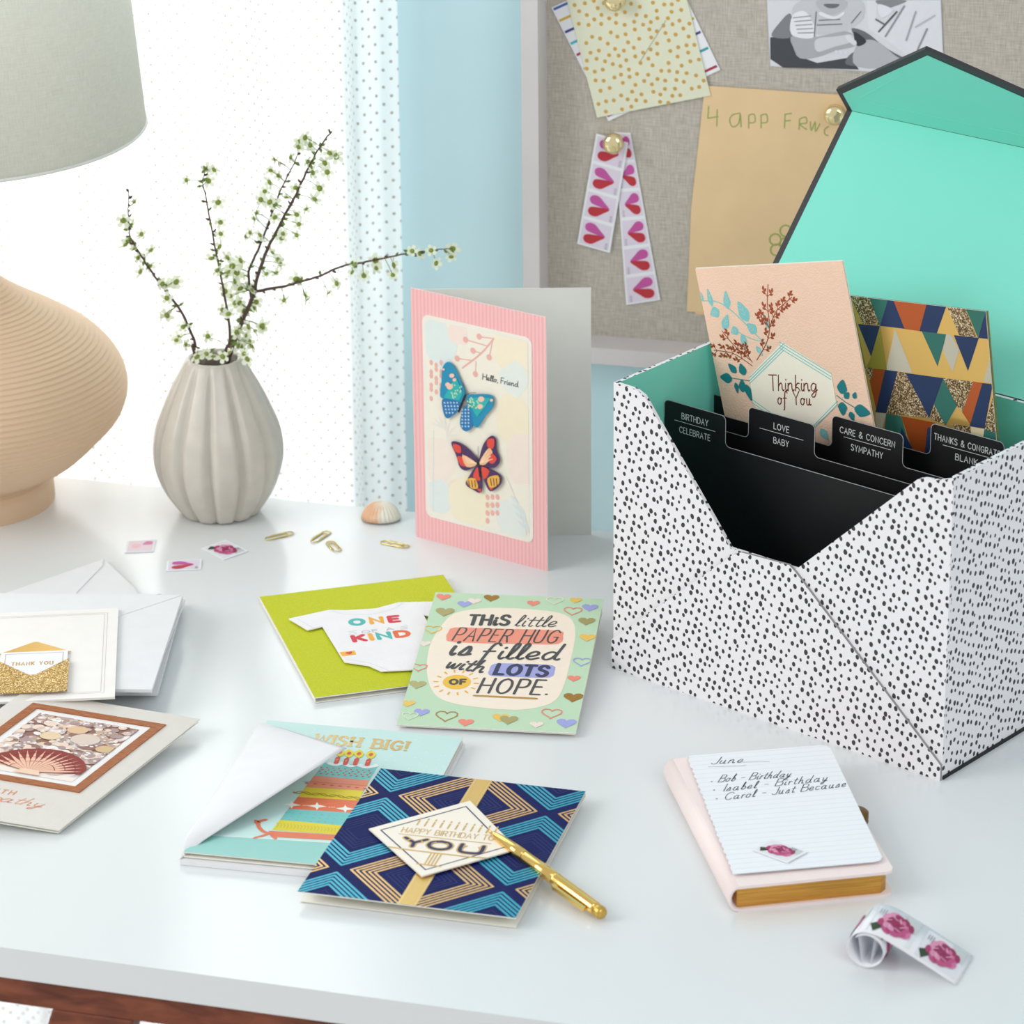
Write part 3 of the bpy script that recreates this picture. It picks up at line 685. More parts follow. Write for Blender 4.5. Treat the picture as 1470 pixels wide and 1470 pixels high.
# stamp strips
def heart_stamp(ar, P_, hue=None, flip=False):
    """P_ maps (0..1, 0..1) inside the stamp to the sheet: a heart lying on its side"""
    lav = (226, 216, 232)
    ar.L = 1; ar.poly([P_(.06, .06), P_(.94, .06), P_(.94, .94), P_(.06, .94)], lav); ar.L = 2
    def drop(y0, sgn, c):
        pts = [(.78, .5), (.6, .5+sgn*.20), (.42, .5+sgn*.36), (.24, .5+sgn*.36), (.15, .5+sgn*.24), (.2, .5+sgn*.08), (.42, .5+sgn*.02)]
        if flip: pts = [(1.02-a, b) for a, b in pts]
        ar.poly([P_(*p) for p in smoothpts(pts, 3, True)], c)
    drop(0, 1, (196, 84, 160)); drop(0, -1, (190, 48, 60))
    x0 = .8 if not flip else .1
    for k in range(4): ar.stroke([P_(x0+.02, .10+.06*k), P_(x0+.1, .10+.06*k)], .02, (150, 148, 160), cap=False)
def strip(label, TL, TR, BR, BL, n, z0, flip, grp):
    th = T('stamp_strip', label, 'stamp strip', FQ(*FQ.L(BL), z0), grp)
    a, b, c, d = (Vector(FQ.L(p, z0)) for p in (TL, TR, BR, BL))
    m = MB(); prism(m, FQ, [tuple(p) for p in (a, d, c, b)], z0, z0+.02, wp); m.build('backing', th)
    for k in range(n):
        ar = Art(FQ, z0+.02)
        lo, hi = k/n, (k+1)/n
        def P_(x, y, lo=lo, hi=hi):
            t_ = hi+(lo-hi)*y; l = a+(d-a)*t_; r = b+(c-b)*t_; q_ = l+(r-l)*x
            return (q_.x, q_.y)
        heart_stamp(ar, P_, flip=flip)
        ar.build('stamp', th)
    return th
zs = zz(4.9, 800, 170)
strip('longer strip of pink heart stamps hanging right under the gold pin', zs(400, 95), zs(515, 100), zs(725, 1275), zs(485, 1312), 6, .03, True, 'heart stamp strips on the pinboard')
strip('shorter strip of pink heart stamps hanging left under the gold pin', zs(275, 105), zs(500, 170), zs(370, 945), zs(140, 880), 4, .09, False, 'heart stamp strips on the pinboard')
# kraft drawing
kraft = mat('kraft_paper', (234, 204, 158), .8, vary=.09, scale=25)
paper('kraft_paper', 'second sheet of brown kraft paper, lower edge showing under the drawing', 'paper', [(1003, 300), (998, 451), (1110, 464), (1220, 470), (1225, 300)], .01, .03, kraft)
th, ps = paper('child_drawing', 'brown kraft paper drawing with green crayon letters pinned behind the lid', 'drawing', [(1012, 123), (992, 300), (986, 447), (1100, 455), (1216, 462), (1216, 137)], .04, .06, kraft)
ar = Art(FQ, .06); gc = (150, 168, 84); L = lambda X, Y: FQ.L(z5(X, Y)); L2 = lambda X, Y: FQ.L(zr(X, Y))
for s_ in ([L(1135, 620), L(1130, 690)], [L(1185, 640), L(1182, 735)], [L(1130, 690), L(1190, 680)]): ar.stroke(s_, .034, gc)
ar.stroke(smoothpts([L(1318, 660), L(1275, 670), L(1258, 700), L(1275, 740), L(1310, 720), L(1320, 665), L(1325, 740)], 4), .034, gc)
for x in (20, 85):
    ar.stroke([L2(x, 605), L2(x, 672)], .034, gc); ar.stroke(smoothpts([L2(x, 605), L2(x+28, 600), L2(x+32, 640), L2(x, 645)], 4), .034, gc)
ar.stroke([L2(212, 600), L2(208, 672)], .034, gc); ar.stroke([L2(210, 600), L2(245, 595)], .034, gc); ar.stroke([L2(210, 635), L2(240, 632)], .034, gc)
ar.stroke([L2(288, 625), L2(285, 680)], .034, gc); ar.stroke(smoothpts([L2(288, 625), L2(320, 615), L2(325, 645), L2(290, 652), L2(325, 680)], 4), .034, gc)
ar.stroke(smoothpts([L2(345, 640), L2(350, 685), L2(370, 640), L2(372, 690), L2(395, 650)], 4), .034, gc)
ar.stroke(smoothpts([L2(440, 665), L2(420, 680), L2(422, 705), L2(438, 712)], 4), .034, gc)
ar.build('print', th); ar = Art(FQ, .06)
for x, y in ((160, 1260), (215, 1215), (165, 1315), (215, 1280)):
    ar.stroke([L2(x+30*math.cos(k*.52), y+30*math.sin(k*.52)) for k in range(12)], .045, gc, closed=True)
ar.stroke([L2(190, 1290), L2(200, 1380)], .045, gc)
ar.build('crayon_flower', th)
# black and white photograph
th, ps = paper('photograph', 'black and white photograph of a baby held in someone\'s arms, on the pinboard', 'photograph', [zr(110, -60), zr(130, 350), zr(700, 372), zr(1048, 400), zr(1030, -60)], .01, .03, mat('photo_paper', (206, 208, 216), .35))
ar = Art(FQ, .03); L = L2
def g_(v): return (v, v+2, min(255, v+8))
def sh(v, ps, lay, sm=True): ar.L = lay; P_ = [L(*p) for p in ps]; ar.poly(smoothpts(P_, 4, True) if sm else P_, g_(v))
sh(222, [(115, 0), (1030, 0), (1046, 395), (135, 348)], 1, False)
sh(70, [(132, 195), (240, 190), (270, 290), (380, 330), (560, 300), (600, 365), (200, 355), (133, 310)], 2, False)
sh(130, [(140, 190), (180, 120), (240, 70), (250, 190)], 2)
sh(205, [(245, 60), (300, 0), (440, 0), (610, 0), (625, 90), (560, 150), (500, 170), (380, 180), (300, 140)], 3)
sh(236, [(250, 80), (320, 60), (370, 150), (350, 200), (245, 180)], 4)
sh(176, [(245, 190), (360, 195), (480, 170), (540, 165), (575, 190), (580, 240), (480, 265), (380, 300), (290, 305), (255, 250)], 4)
sh(214, [(375, 205), (480, 190), (560, 180), (570, 215), (470, 245), (380, 270)], 5)
sh(190, [(380, 0), (530, 0), (525, 45), (455, 75), (395, 50)], 5)
sh(110, [(415, 20), (495, 20), (480, 38), (440, 40)], 6)
sh(236, [(400, 60), (470, 85), (520, 60), (520, 75), (470, 100), (395, 78)], 6)
for k in range(5): ar.L = 6; ar.stroke([L(255+6*k, 92+20*k), L(345+4*k, 82+22*k)], .03, g_(150))
ar.L = 6
for a_, b_ in (((390, 105), (500, 100)), ((380, 130), (510, 125)), ((375, 60), (365, 190)), ((560, 120), (610, 60))): ar.stroke([L(*a_), L(*b_)], .03, g_(110))
sh(110, [(560, 150), (640, 170), (740, 250), (880, 345), (560, 345), (540, 300), (600, 240)], 3)
sh(186, [(590, 235), (680, 210), (790, 290), (860, 350), (590, 350)], 4)
sh(56, [(575, 165), (640, 215), (590, 240)], 5)
for k in range(4): sh(226, [(528+14*k, 190+12*k), (545+12*k, 180+10*k), (565+8*k, 205+8*k), (545+8*k, 215+8*k)], 6)
sh(228, [(640, 0), (700, 0), (690, 100), (760, 130), (860, 0), (1030, 0), (1044, 300), (900, 330), (760, 220), (650, 150)], 2, False)
sh(140, [(690, 0), (850, 0), (790, 30), (740, 40)], 4)
sh(232, [(700, 20), (780, 50), (720, 90)], 5)
for a_, b_, v_ in (((800, 60), (705, 165), 90), ((840, 30), (740, 190), 150), ((900, 60), (850, 210), 170), ((960, 150), (910, 260), 150), ((690, 100), (740, 130), 110), ((1000, 80), (900, 140), 190)): ar.L = 6; ar.stroke([L(*a_), L(*b_)], .05, g_(v_))
for x, y in ((480, 270), (505, 272), (530, 275)): ar.L = 7; ar.ell(*L(x, y), .045, .045, g_(230), 10)
ar.build('print', th)
# gold push pins
goldm = mat('polished_gold', (246, 206, 122), .14, 1.0, vary=.02)
def pin(p, label, z0):
    x, y = FQ.L(p, z0+.35)
    Fp = Fr(FQ(x, y, z0), bu, KZ, -bn)
    th = T('push_pin', label, 'push pin', FQ(x, y, z0), 'gold push pins on the pinboard')
    m = MB(); lathe(m, Fp, [(.06, -.08), (.06, 0), (.13, .02), (.13, .12), (.26, .16), (.3, .2), (.3, .38), (.28, .43), (.22, .475), (.12, .5), (.0, .51)], mat('pale_gold', (250, 232, 180), .12, 1.0, vary=.02), 40, ends=(True, False)); m.build('head', th)
    m = MB(); lathe(m, Fp, [(.03, -.22), (.03, -.05)], mat('steel', (190, 190, 190), .3, 1.0), 8); m.build('point', th)
pin((880, 207), 'round gold pin holding the two heart stamp strips', .12)
pin((882, 2), 'round gold pin holding the dotted envelope, cut by the picture top', .1)
pin((1198, 166), 'round gold pin in the kraft drawing, peeking out beside the lid flap', .06)

# ================================================================== LAMP
lc = onz((-40, 716), 0)
LF = Fr(lc, (1, 0, 0), (0, 1, 0))
lamp = T('table_lamp', 'table lamp with ribbed beige bulbous base and pale linen drum shade', 'lamp', lc)
beige = mat('beige_ceramic', (217, 187, 155), .62, vary=.03, scale=12, bump=.15, bscale=300)
prof = []
ctrl = [(2.42, .0), (2.44, .05), (2.42, .5), (2.34, .72), (2.3, .82), (2.55, 1.0), (3.3, 1.42), (4.0, 2.1), (4.52, 2.7), (4.74, 3.45), (4.55, 4.2), (3.95, 4.95), (3.0, 5.62), (2.05, 6.2), (1.3, 6.75), (.88, 7.3), (.75, 8.0), (.6, 8.8), (.55, 10.2)]
prof = smoothpts(ctrl, 10)
# even ribs measured along the profile, only on the belly
pr2 = []; arc = 0; last = prof[0]
dense = smoothpts(ctrl, 44)
for i, p in enumerate(dense):
    arc += math.dist(p, last); last = p
    rib = .024*math.sin(arc*2*math.pi/.17)*min(1, .35+max(0, p[1]-1)/3) if 1.0 < p[1] < 8.2 else 0
    pr2.append((p[0]+rib, p[1]))
m = MB(); lathe(m, LF, pr2, beige, 96); m.build('base', lamp)
shadem = weave('shade_linen', (232, 232, 224), (246, 246, 240), 3, 40, transl=.45, bump=.2)
zsb = 11.35; m = MB()
lathe(m, LF, [(5.65, zsb), (4.95, zsb+9.5)], shadem, 96, ends=(False, False)); m.build('lamp_shade', lamp, solid=.05)
m = MB(); tube(m, [LF(5.67*math.cos(a), 5.67*math.sin(a), zsb+.02) for a in [2*math.pi*k/64 for k in range(64)]], .05, mat('shade_trim', (226, 227, 220), .8), 6, closed=True); m.build('shade_rim', lamp)
m = MB(); lathe(m, LF, [(.12, 10.1), (.12, 14)], mat('brass', (200, 160, 90), .3, 1.0), 16)
for k in range(3): tube(m, [LF(0, 0, 12.6), LF(5.5*math.cos(k*2.1), 5.5*math.sin(k*2.1), 12.6)], .04, MATS['brass'], 6)
m.build('harp', lamp)

# ================================================================== VASE AND BRANCHES
vc = onz((317, 734), 0); VF = Fr(vc, (1, 0, 0), (0, 1, 0))
vase = T('vase', 'grey cream ribbed gourd shaped ceramic vase holding flowering twigs', 'vase', vc)
vm = mat('speckled_ceramic', (203, 197, 186), .32, vary=.09, scale=90, bump=.15, bscale=200)
NL = 12
def vr(r, z, a):
    k = abs(math.sin(NL*a/2+.35)); dd = .10*(1-k)**1.6 if False else .13*(1-min(1, k*1.35))**1.4
    fade = 1 if z < 4.2 else max(0, 1-(z-4.2)/.8)
    return r*(1-dd*fade)
vp = smoothpts([(.9, 0.0), (1.12, .06), (1.3, .28), (1.62, .8), (1.84, 1.4), (1.9, 1.95), (1.82, 2.6), (1.6, 3.2), (1.34, 3.8), (1.08, 4.3), (.9, 4.65), (.8, 4.78), (.72, 4.78), (.68, 4.7), (.8, 4.4), (1.1, 3.9), (1.3, 3.3)], 5)
m = MB(); lathe(m, VF, vp, vm, 192, rad=vr, ends=(True, True)); m.build('body', vase)
z3 = zz(2.94, 160, 180)
VY = Vector((0, 1, 0))
barkm = mat('twig_bark', (84, 66, 56), .8, vary=.2, scale=200); greenm = mat('leaf_green', (104, 130, 50), .6); petm = bpy.data.materials.new('white_petal'); petm.use_nodes = True
q = NT(petm); b = petm.node_tree.nodes['Principled BSDF']; b.inputs['Base Color'].default_value = rgb((240, 244, 226)); b.inputs['Roughness'].default_value = .6
t_ = q.n('ShaderNodeBsdfTranslucent'); t_.inputs[0].default_value = rgb((236, 242, 214)); mx = q.n('ShaderNodeMixShader'); mx.inputs[0].default_value = .3
q.l(b.outputs[0], mx.inputs[1]); q.l(t_.outputs[0], mx.inputs[2]); q.l(mx.outputs[0], petm.node_tree.nodes['Material Output'].inputs[0])
cenm = mat('blossom_centre', (132, 150, 52), .6)
bmesh_me = None
def blossom_mesh():
    m = MB(); F0 = Fr((0, 0, 0), (1, 0, 0), (0, 1, 0)); R = .17
    for k in range(5):
        a = 2*math.pi*k/5; ca, sa = math.cos(a), math.sin(a)
        pts = [(.1, 0, .0), (.45, .3, .10), (.85, .32, .26), (1.02, 0, .34), (.85, -.32, .26), (.45, -.3, .10), (.6, 0, .1)]
        vs = [Vector(((x*ca-y*sa)*R, (x*sa+y*ca)*R, z*R)) for x, y, z in pts]
        m.add(vs, [[0, 6, 1], [1, 6, 2], [2, 6, 3], [3, 6, 4], [4, 6, 5], [5, 6, 0]], petm, smooth=True)
    vs = [Vector((0, 0, .36*R))]; fs = []
    for k in range(7): vs.append(Vector((.4*R*math.cos(k*.898), .4*R*math.sin(k*.898), .12*R)))
    for k in range(7): fs.append([0, 1+k, 1+(k+1) % 7])
    vs.append(Vector((0, 0, -.2*R))); fs += [[8, 1+(k+1) % 7, 1+k] for k in range(7)]
    m.add(vs, fs, cenm, smooth=True)
    return m
proto = None
def vpl(X, Y, dy): return onpl(z3(X, Y), vc+VY*dy, VY)
def branch(label, twigs, blooms, seed):
    """twigs: list of (points, depth shift at start, at end, radius)"""
    global proto
    rnd = random.Random(seed)
    th = T('flowering_branch', label, 'branch', vc+Vector((0, 0, 3.4)), 'flowering twigs in the vase')
    budm = MB(); allp = []
    for ti, (pts, d0, d1, r0) in enumerate(twigs):
        P_ = [vpl(x, y, d0+(d1-d0)*i/(len(pts)-1)) for i, (x, y) in enumerate(pts)]
        if ti == 0: P_ = [vc+Vector(((P_[0].x-vc.x)*-.3, d0*-.3, 2.9))]+P_
        P_ = [Vector(p) for p in smoothpts([tuple(p) for p in P_], 5)]; n = len(P_)
        P_ = [p+Vector((rnd.uniform(-1, 1), 0, rnd.uniform(-1, 1)))*.012 for p in P_]
        m = MB(); tube(m, P_, [r0*(1-.75*i/n) for i in range(n)], barkm, 6); m.build('twig', th)
        allp += P_
        for i in range(9 if ti == 0 else 2, n-1, 2):
            p = P_[i]; t = (P_[i+1]-P_[i-1]).normalized(); a = rnd.uniform(0, 6.28)
            s_ = (t.orthogonal().normalized()*math.cos(a)+t.cross(t.orthogonal().normalized())*math.sin(a))
            e = p+s_*.09+t*.05; rr = rnd.uniform(.03, .055)
            tube(budm, [p, (p+e)/2, e, e+(s_+t)*.03], [rr*.5, rr, rr*.8, .01], barkm if rnd.random() < .6 else greenm, 5)
    for (x, y) in blooms:
        dy = rnd.uniform(-.35, .35); p = vpl(x, y, dy)
        q_ = min(allp, key=lambda w: (w-p).length)
        if y > 950: p = vpl(x, y, -.95); q_ = p+Vector((0, .5, .05))
        else: p.y = q_.y+rnd.uniform(-.2, .2) if (q_-p).length < 1.5 else p.y
        if (q_-p).length < 1.1: tube(budm, [q_, (q_+p)/2+Vector((0, 0, .03)), p], .012, greenm, 4)
        mb = None
        n = Vector((rnd.uniform(-.9, .9), rnd.uniform(-1.2, -.1), rnd.uniform(-.5, .9))).normalized()
        if proto is None:
            o = blossom_mesh().build('blossom'); proto = o
        else:
            o = bpy.data.objects.new('blossom', proto.data); col.objects.link(o)
        o.parent = th
        lp = (p-Vector(th['base']))*S; sc_ = rnd.uniform(.95, 1.4)
        o.matrix_basis = Matrix.Translation(lp) @ n.to_track_quat('Z', 'Y').to_matrix().to_4x4() @ Matrix.Rotation(rnd.uniform(0, 6), 4, 'Z') @ Matrix.Scale(sc_, 4)
        if rnd.random() < .45:   # leaf
            a = rnd.uniform(0, 6.28); d = Vector((math.cos(a), rnd.uniform(-.3, .3), math.sin(a)))*.2; w = d.cross(VY).normalized()*.05
            budm.add([q_, q_+d*.5+w, q_+d, q_+d*.5-w], [[0, 1, 2, 3]], greenm)
    o = budm.build('buds', th); o['kind'] = 'stuff'
branch('left drooping twig with sparse white blossoms in the ribbed vase', [([(345, 950), (355, 925), (295, 785), (220, 690), (180, 635), (125, 550), (80, 470), (72, 400), (70, 340), (73, 270)], 0, .6, .05)],
       [(45, 415), (70, 495), (60, 510), (125, 470), (90, 550), (165, 540), (115, 650), (105, 580), (215, 665), (258, 680), (268, 675), (235, 795), (215, 800), (285, 895), (275, 900), (310, 930), (300, 860), (230, 745), (70, 465), (130, 575), (160, 600), (95, 340)], 1)
branch('thin upright twig, second from the left in the ribbed vase', [([(480, 960), (495, 930), (500, 870), (480, 740), (460, 630), (440, 530), (415, 400), (400, 310), (385, 240), (400, 180)], -.2, -.5, .05)],
       [(325, 205), (440, 165), (415, 210), (405, 180), (455, 300), (465, 385), (467, 435), (465, 485), (425, 555), (490, 550), (500, 600), (515, 570), (530, 620), (490, 630), (520, 650), (470, 765), (500, 770), (480, 690), (410, 870), (450, 590)], 2)
branch('largest forked branch with crowded white blossoms, reaching up and right over the card', [([(500, 960), (520, 900), (555, 820), (580, 760), (605, 700), (612, 650), (660, 520), (720, 400), (780, 290), (830, 180), (880, 90), (930, 25)], .2, -.4, .08),
        ([(590, 735), (580, 620), (630, 500), (690, 340), (720, 260), (780, 140), (795, 70)], .15, .9, .045),
        ([(605, 700), (700, 685), (780, 665), (880, 635), (970, 595), (1080, 575), (1200, 550), (1290, 535), (1370, 525), (1440, 520)], .12, -.6, .05)],
       [(820, 25), (925, 95), (950, 100), (950, 120), (905, 140), (915, 175), (850, 185), (840, 60), (780, 245), (740, 290), (880, 265), (860, 290), (825, 330), (785, 360), (795, 400), (785, 450), (725, 455), (720, 470), (830, 130), (680, 530), (700, 580), (660, 600), (695, 630), (715, 570),
        (790, 80), (795, 60), (750, 155), (685, 165), (708, 180), (665, 220), (668, 245), (700, 240), (645, 290), (628, 320), (672, 310), (690, 330), (605, 380), (600, 415), (585, 460), (558, 490), (630, 455), (690, 380), (630, 490),
        (545, 580), (525, 620), (550, 650), (580, 680), (590, 700), (540, 740), (610, 750), (520, 770), (560, 800), (600, 790), (635, 840), (610, 860), (640, 855), (570, 870), (530, 880), (540, 920), (580, 910), (500, 960), (360, 975), (430, 972), (470, 975), (400, 965), (575, 985), (545, 950), (560, 935), (520, 690), (505, 720), (515, 930), (560, 965), (595, 925), (540, 700), (585, 830), (545, 850), (525, 600),
        (730, 735), (815, 725), (825, 710), (915, 695), (955, 650), (1065, 635), (1020, 605), (1115, 605), (1115, 565), (1190, 605), (1190, 570), (1370, 555), (1270, 508), (1350, 508), (1435, 520), (1440, 512), (1030, 570), (1300, 530), (780, 640)], 3)

# ================================================================== SMALL THINGS ON THE DESK
# seashell
pc = onz((547, 746), 0)
th = T('seashell', 'small ribbed cream seashell with an orange edge lying near the wall', 'seashell', pc)
sm_ = bpy.data.materials.new('shell'); sm_.use_nodes = True; q = NT(sm_); b = sm_.node_tree.nodes['Principled BSDF']; b.inputs['Roughness'].default_value = .5
tc = q.n('ShaderNodeTexCoord'); sx = q.n('ShaderNodeSeparateXYZ'); q.l(tc.outputs['Object'], sx.inputs[0]); nz = q.n('ShaderNodeTexNoise'); nz.inputs['Scale'].default_value = 90; q.l(tc.outputs['Object'], nz.inputs['Vector'])
fa = q.m('ADD', q.m('MULTIPLY', sx.outputs[0], 60), q.m('MULTIPLY_ADD', nz.outputs['Fac'], 1.4, -.3)); rp = q.n('ShaderNodeValToRGB'); rp.color_ramp.elements[0].color = rgb((226, 178, 140)); rp.color_ramp.elements[1].color = rgb((232, 226, 210)); rp.color_ramp.elements[0].position = .0; rp.color_ramp.elements[1].position = .45
q.l(fa, rp.inputs[0]); q.l(rp.outputs[0], b.inputs['Base Color'])
m = MB(); vs = []; fs = []; NR, NA = 14, 120
for i in range(NR+1):
    r = i/NR
    for k in range(NA):
        a = 2*math.pi*k/NA
        rib = 1+.03*math.sin(a*26)*r; X = .56*r*rib*math.cos(a); Y = .44*r*rib*math.sin(a)
        Z = .50*math.sqrt(max(0, 1-(r*.995)**2.2))*(1+.04*math.sin(a*26)*r)
        vs.append(pc+Vector((X-.0*(1-r), Y+.18*(1-r), Z+.005)))
for i in range(NR):
    for k in range(NA): fs.append([i*NA+k, (i+1)*NA+k, (i+1)*NA+(k+1) % NA, i*NA+(k+1) % NA])
m.add(vs, fs, sm_, smooth=True); m.build('shell', th, solid=.02)
# paper clips
clipm = mat('gold_wire', (214, 196, 130), .25, 1.0)
def clip_thing(p, yaw, label, ln=.92):
    c = onz(p, .03)
    F = Fr(c, (math.cos(yaw), math.sin(yaw), 0), (-math.sin(yaw), math.cos(yaw), 0))
    pts = []
    def arc(cx, cy, r, a0, a1):
        for k in range(9): a = math.radians(a0+(a1-a0)*k/8); pts.append((cx+r*math.cos(a), cy+r*math.sin(a)))
    pts.append((-.25, .125)); arc(.32, .0, .125, 90, -90); arc(-.34, -.02, .105, 270, 90); arc(.18, .0, .085, 90, -90); pts.append((-.2, -.085))
    m = MB(); tube(m, [F(x*ln/.92, y, .0) for x, y in pts], .019, clipm, 6)
    o = m.build('paper_clip', loc=c); tag(o, label, 'paper clip', 'gold paper clips near the shell')
clip_thing((401, 769), .55, 'gold paper clip lying nearest the ribbed vase')
clip_thing((460, 770), 1.05, 'gold paper clip, upper one of the close pair in the middle')
clip_thing((479, 784), 1.95, 'gold paper clip, lower one of the close pair in the middle', .8)
clip_thing((567, 781), -.5, 'gold paper clip lying below the seashell beside the pink card')
# loose stamps
def loose(tl, tr, bl, label, kind, z=.03, name='postage_stamp', lift=0.0):
    F, w, h = quadfr(tl, tr, bl, z, z, z)
    th = T(name, label, 'stamp', F(w/2, h/2, -z+.001 if z < .05 else -.02), 'loose postage stamps')
    m = MB(); prism(m, F, [(0, 0), (w, 0), (w, h), (0, h)], -.018, 0, wp); m.build('sheet', th)
    ar = Art(F, 0, clip=(0, 0, w, h))
    if kind == 'heart': heart_stamp(ar, lambda x, y: (x*w, y*h), flip=False)
    elif kind == 'pale':
        ar.L = 1; ar.poly([(.07*w, .07*h), (.93*w, .07*h), (.93*w, .93*h), (.07*w, .93*h)], (230, 212, 220)); ar.L = 2
        ar.leaf(.2*w, .45*h, .35*w, .4*h, .3, (238, 190, 196)); ar.leaf(.9*w, .8*h, .38*w, .3*h, 3.7, (214, 120, 170))
    else: rose(ar, w, h)
    ar.build('print', th); return th
def rose(ar, w, h, x0=0.0):
    ar.L = 1; ar.poly([(x0+.07*w, .07*h), (x0+.93*w, .07*h), (x0+.93*w, .93*h), (x0+.07*w, .93*h)], (232, 232, 238))
    ar.L = 2; ar.poly([(x0+.60*w, .93*h), (x0+.93*w, .93*h), (x0+.93*w, .55*h), (x0+.8*w, .6*h)], (206, 210, 210))
    ar.poly([(x0+.08*w, .30*h), (x0+.22*w, .42*h), (x0+.32*w, .28*h), (x0+.2*w, .08*h)], (44, 66, 34))
    ar.L = 3; rnd = random.Random(5)
    pal = [(176, 54, 108), (196, 80, 132), (214, 116, 160), (158, 40, 90), (226, 150, 184)]
    for k in range(30):
        a = k*2.399; r = .02+.30*math.sqrt(k/30); ar.L = 3+(k % 4)
        ar.ell(x0+w*(.52+r*math.cos(a)), h*(.5+r*.95*math.sin(a)), w*.10, h*.07, pal[(k*7) % 5] if k > 6 else pal[3], 9, a+1.5)
    ar.L = 8
    for k in range(6): a = k*1.1; ar.stroke([(x0+w*(.52+.12*math.cos(a)), h*(.5+.12*math.sin(a))), (x0+w*(.52+.2*math.cos(a+.6)), h*(.5+.2*math.sin(a+.6)))], .02*w, (240, 176, 204))
    for k in range(3): ar.stroke([(x0+.66*w, (.86-.05*k)*h), (x0+.8*w, (.86-.05*k)*h)], .014*w, (140, 140, 146))
zc = zz(3.196, 160, 700)
loose(zc(72, 244), zc(204, 238), zc(60, 298), 'pale pink stamp, leftmost of the three stamps below the vase', 'pale')
loose(zc(255, 336), zc(415, 328), zc(250, 382), 'stamp with a red heart, lowest of the three below the vase', 'heart')
loose(zc(525, 238), zc(628, 290), zc(412, 278), 'stamp with a crimson rose, below the vase beside the paper clips', 'rose')

# ---- pink butterfly card, standing open
pa = onz((597, 770), 0); pb = onz((786, 820), 0); pd = onz((849, 768), 0); PH = 7.53
pinkm = bpy.data.materials.new('pink_ribbed_card'); pinkm.use_nodes = True; q = NT(pinkm); b = pinkm.node_tree.nodes['Principled BSDF']; b.inputs['Roughness'].default_value = .7
uv = q.n('ShaderNodeUVMap'); sx = q.n('ShaderNodeSeparateXYZ'); q.l(uv.outputs[0], sx.inputs[0])
sn = q.m('MULTIPLY_ADD', q.m('SINE', q.m('MULTIPLY', sx.outputs[0], 2*math.pi/.125)), .5, .5)
c = q.n('ShaderNodeMix', data_type='RGBA'); c.inputs[6].default_value = rgb((240, 176, 178)); c.inputs[7].default_value = rgb((247, 196, 196)); q.l(sn, c.inputs[0]); q.l(c.outputs[2], b.inputs['Base Color'])
bp = q.n('ShaderNodeBump'); bp.inputs['Strength'].default_value = .6; bp.inputs['Distance'].default_value = .0004; q.l(sn, bp.inputs['Height']); q.l(bp.outputs[0], b.inputs['Normal'])
FPk = Fr(pa, pb-pa, KZ); pw = (pb-pa).length
pink = T('greeting_card', 'pink greeting card with two butterflies reading Hello, Friend, standing half open', 'greeting card', pa)
m = MB(); prism(m, FPk, [(0, 0), (pw, 0), (pw, PH), (0, PH)], -.03, 0, pinkm, creamp, creamp); m.build('front_panel', pink)
FPb = Fr(pa, pd-pa, KZ); m = MB(); box(m, FPb, .0, 0, -.03, (pd-pa).length, PH-.05, 0, mat('card_inside', (226, 226, 220), .7)); m.build('back_panel', pink)
z4 = zz(3.342, 560, 390); L = lambda X, Y: FPk.L(z4(X, Y))
c0, c1, c2, c3 = L(155, 208), L(680, 312), L(690, 1306), L(172, 1168)
x0, x1, y0, y1 = c0[0], c1[0], (c2[1]+c3[1])/2, (c0[1]+c1[1])/2
m = MB(); prism(m, FPk, rrect(x0, y0, x1, y1, .22), 0, .02, mat('white_panel', (238, 234, 224), .6)); m.build('inset_panel', pink)
ar = Art(FPk, .02, clip=(x0+.12, y0+.12, x1-.12, y1-.12))
ar.L = 1; ar.poly(rrect(x0+.12, y0+.12, x1-.12, y1-.12, .15), (240, 234, 220)); ar.L = 2
def blob(X, Y, r, c, n=9, seed=1):
    rnd = random.Random(seed); px_, py_ = L(X, Y)
    ar.poly(smoothpts([(px_+r*(.8+.35*rnd.random())*math.cos(2*math.pi*k/n), py_+1.15*r*(.8+.35*rnd.random())*math.sin(2*math.pi*k/n)) for k in range(n)], 3, True), c)
blob(230, 330, .6, (222, 232, 230), seed=2); blob(330, 290, .35, (242, 224, 214), seed=3); blob(600, 390, .75, (243, 232, 208), seed=4); blob(600, 520, .45, (228, 234, 228), seed=5)
blob(600, 720, .7, (242, 231, 206), seed=6); blob(640, 900, .7, (242, 227, 218), seed=7); blob(240, 900, .65, (241, 228, 218), seed=8); blob(240, 1080, .5, (224, 232, 230), seed=9)
blob(380, 1110, .75, (241, 232, 206), seed=10); blob(580, 1190, .55, (228, 233, 228), seed=11); blob(330, 1070, .4, (242, 224, 206), seed=12)
ar.L = 3; pk_ = (236, 178, 168)
ar.stroke(smoothpts([L(500, 320), L(440, 390), L(350, 460)], 4), .05, pk_)
for a_, b_ in (((500, 320), (430, 310)), ((470, 355), (365, 325)), ((440, 390), (400, 378)), ((495, 330), (478, 410)), ((400, 425), (325, 415)), ((415, 430), (412, 490))): ar.stroke([L(*a_), L(*b_)], .03, pk_); ar.ell(*L(*b_), .09, .09, pk_, 10)
for k in range(16): ar.ell(*L(200+(k % 3)*24, 435+(k//3)*32+(k % 2)*12), .06, .08, pk_, 8)
for k in range(10): ar.ell(*L(470+(k % 3)*24, 1080+(k//3)*38), .07, .09, pk_, 8)
for k in range(9): ar.leaf(*L(270, 800-k*6), .5, .07, -.6+.45*k, (232, 228, 220))
ar.stroke([L(212, 760), L(210, 1150)], .02, (214, 222, 220)); ar.stroke(smoothpts([L(560, 980), L(610, 1100), L(660, 1260)], 4), .02, (220, 214, 206))
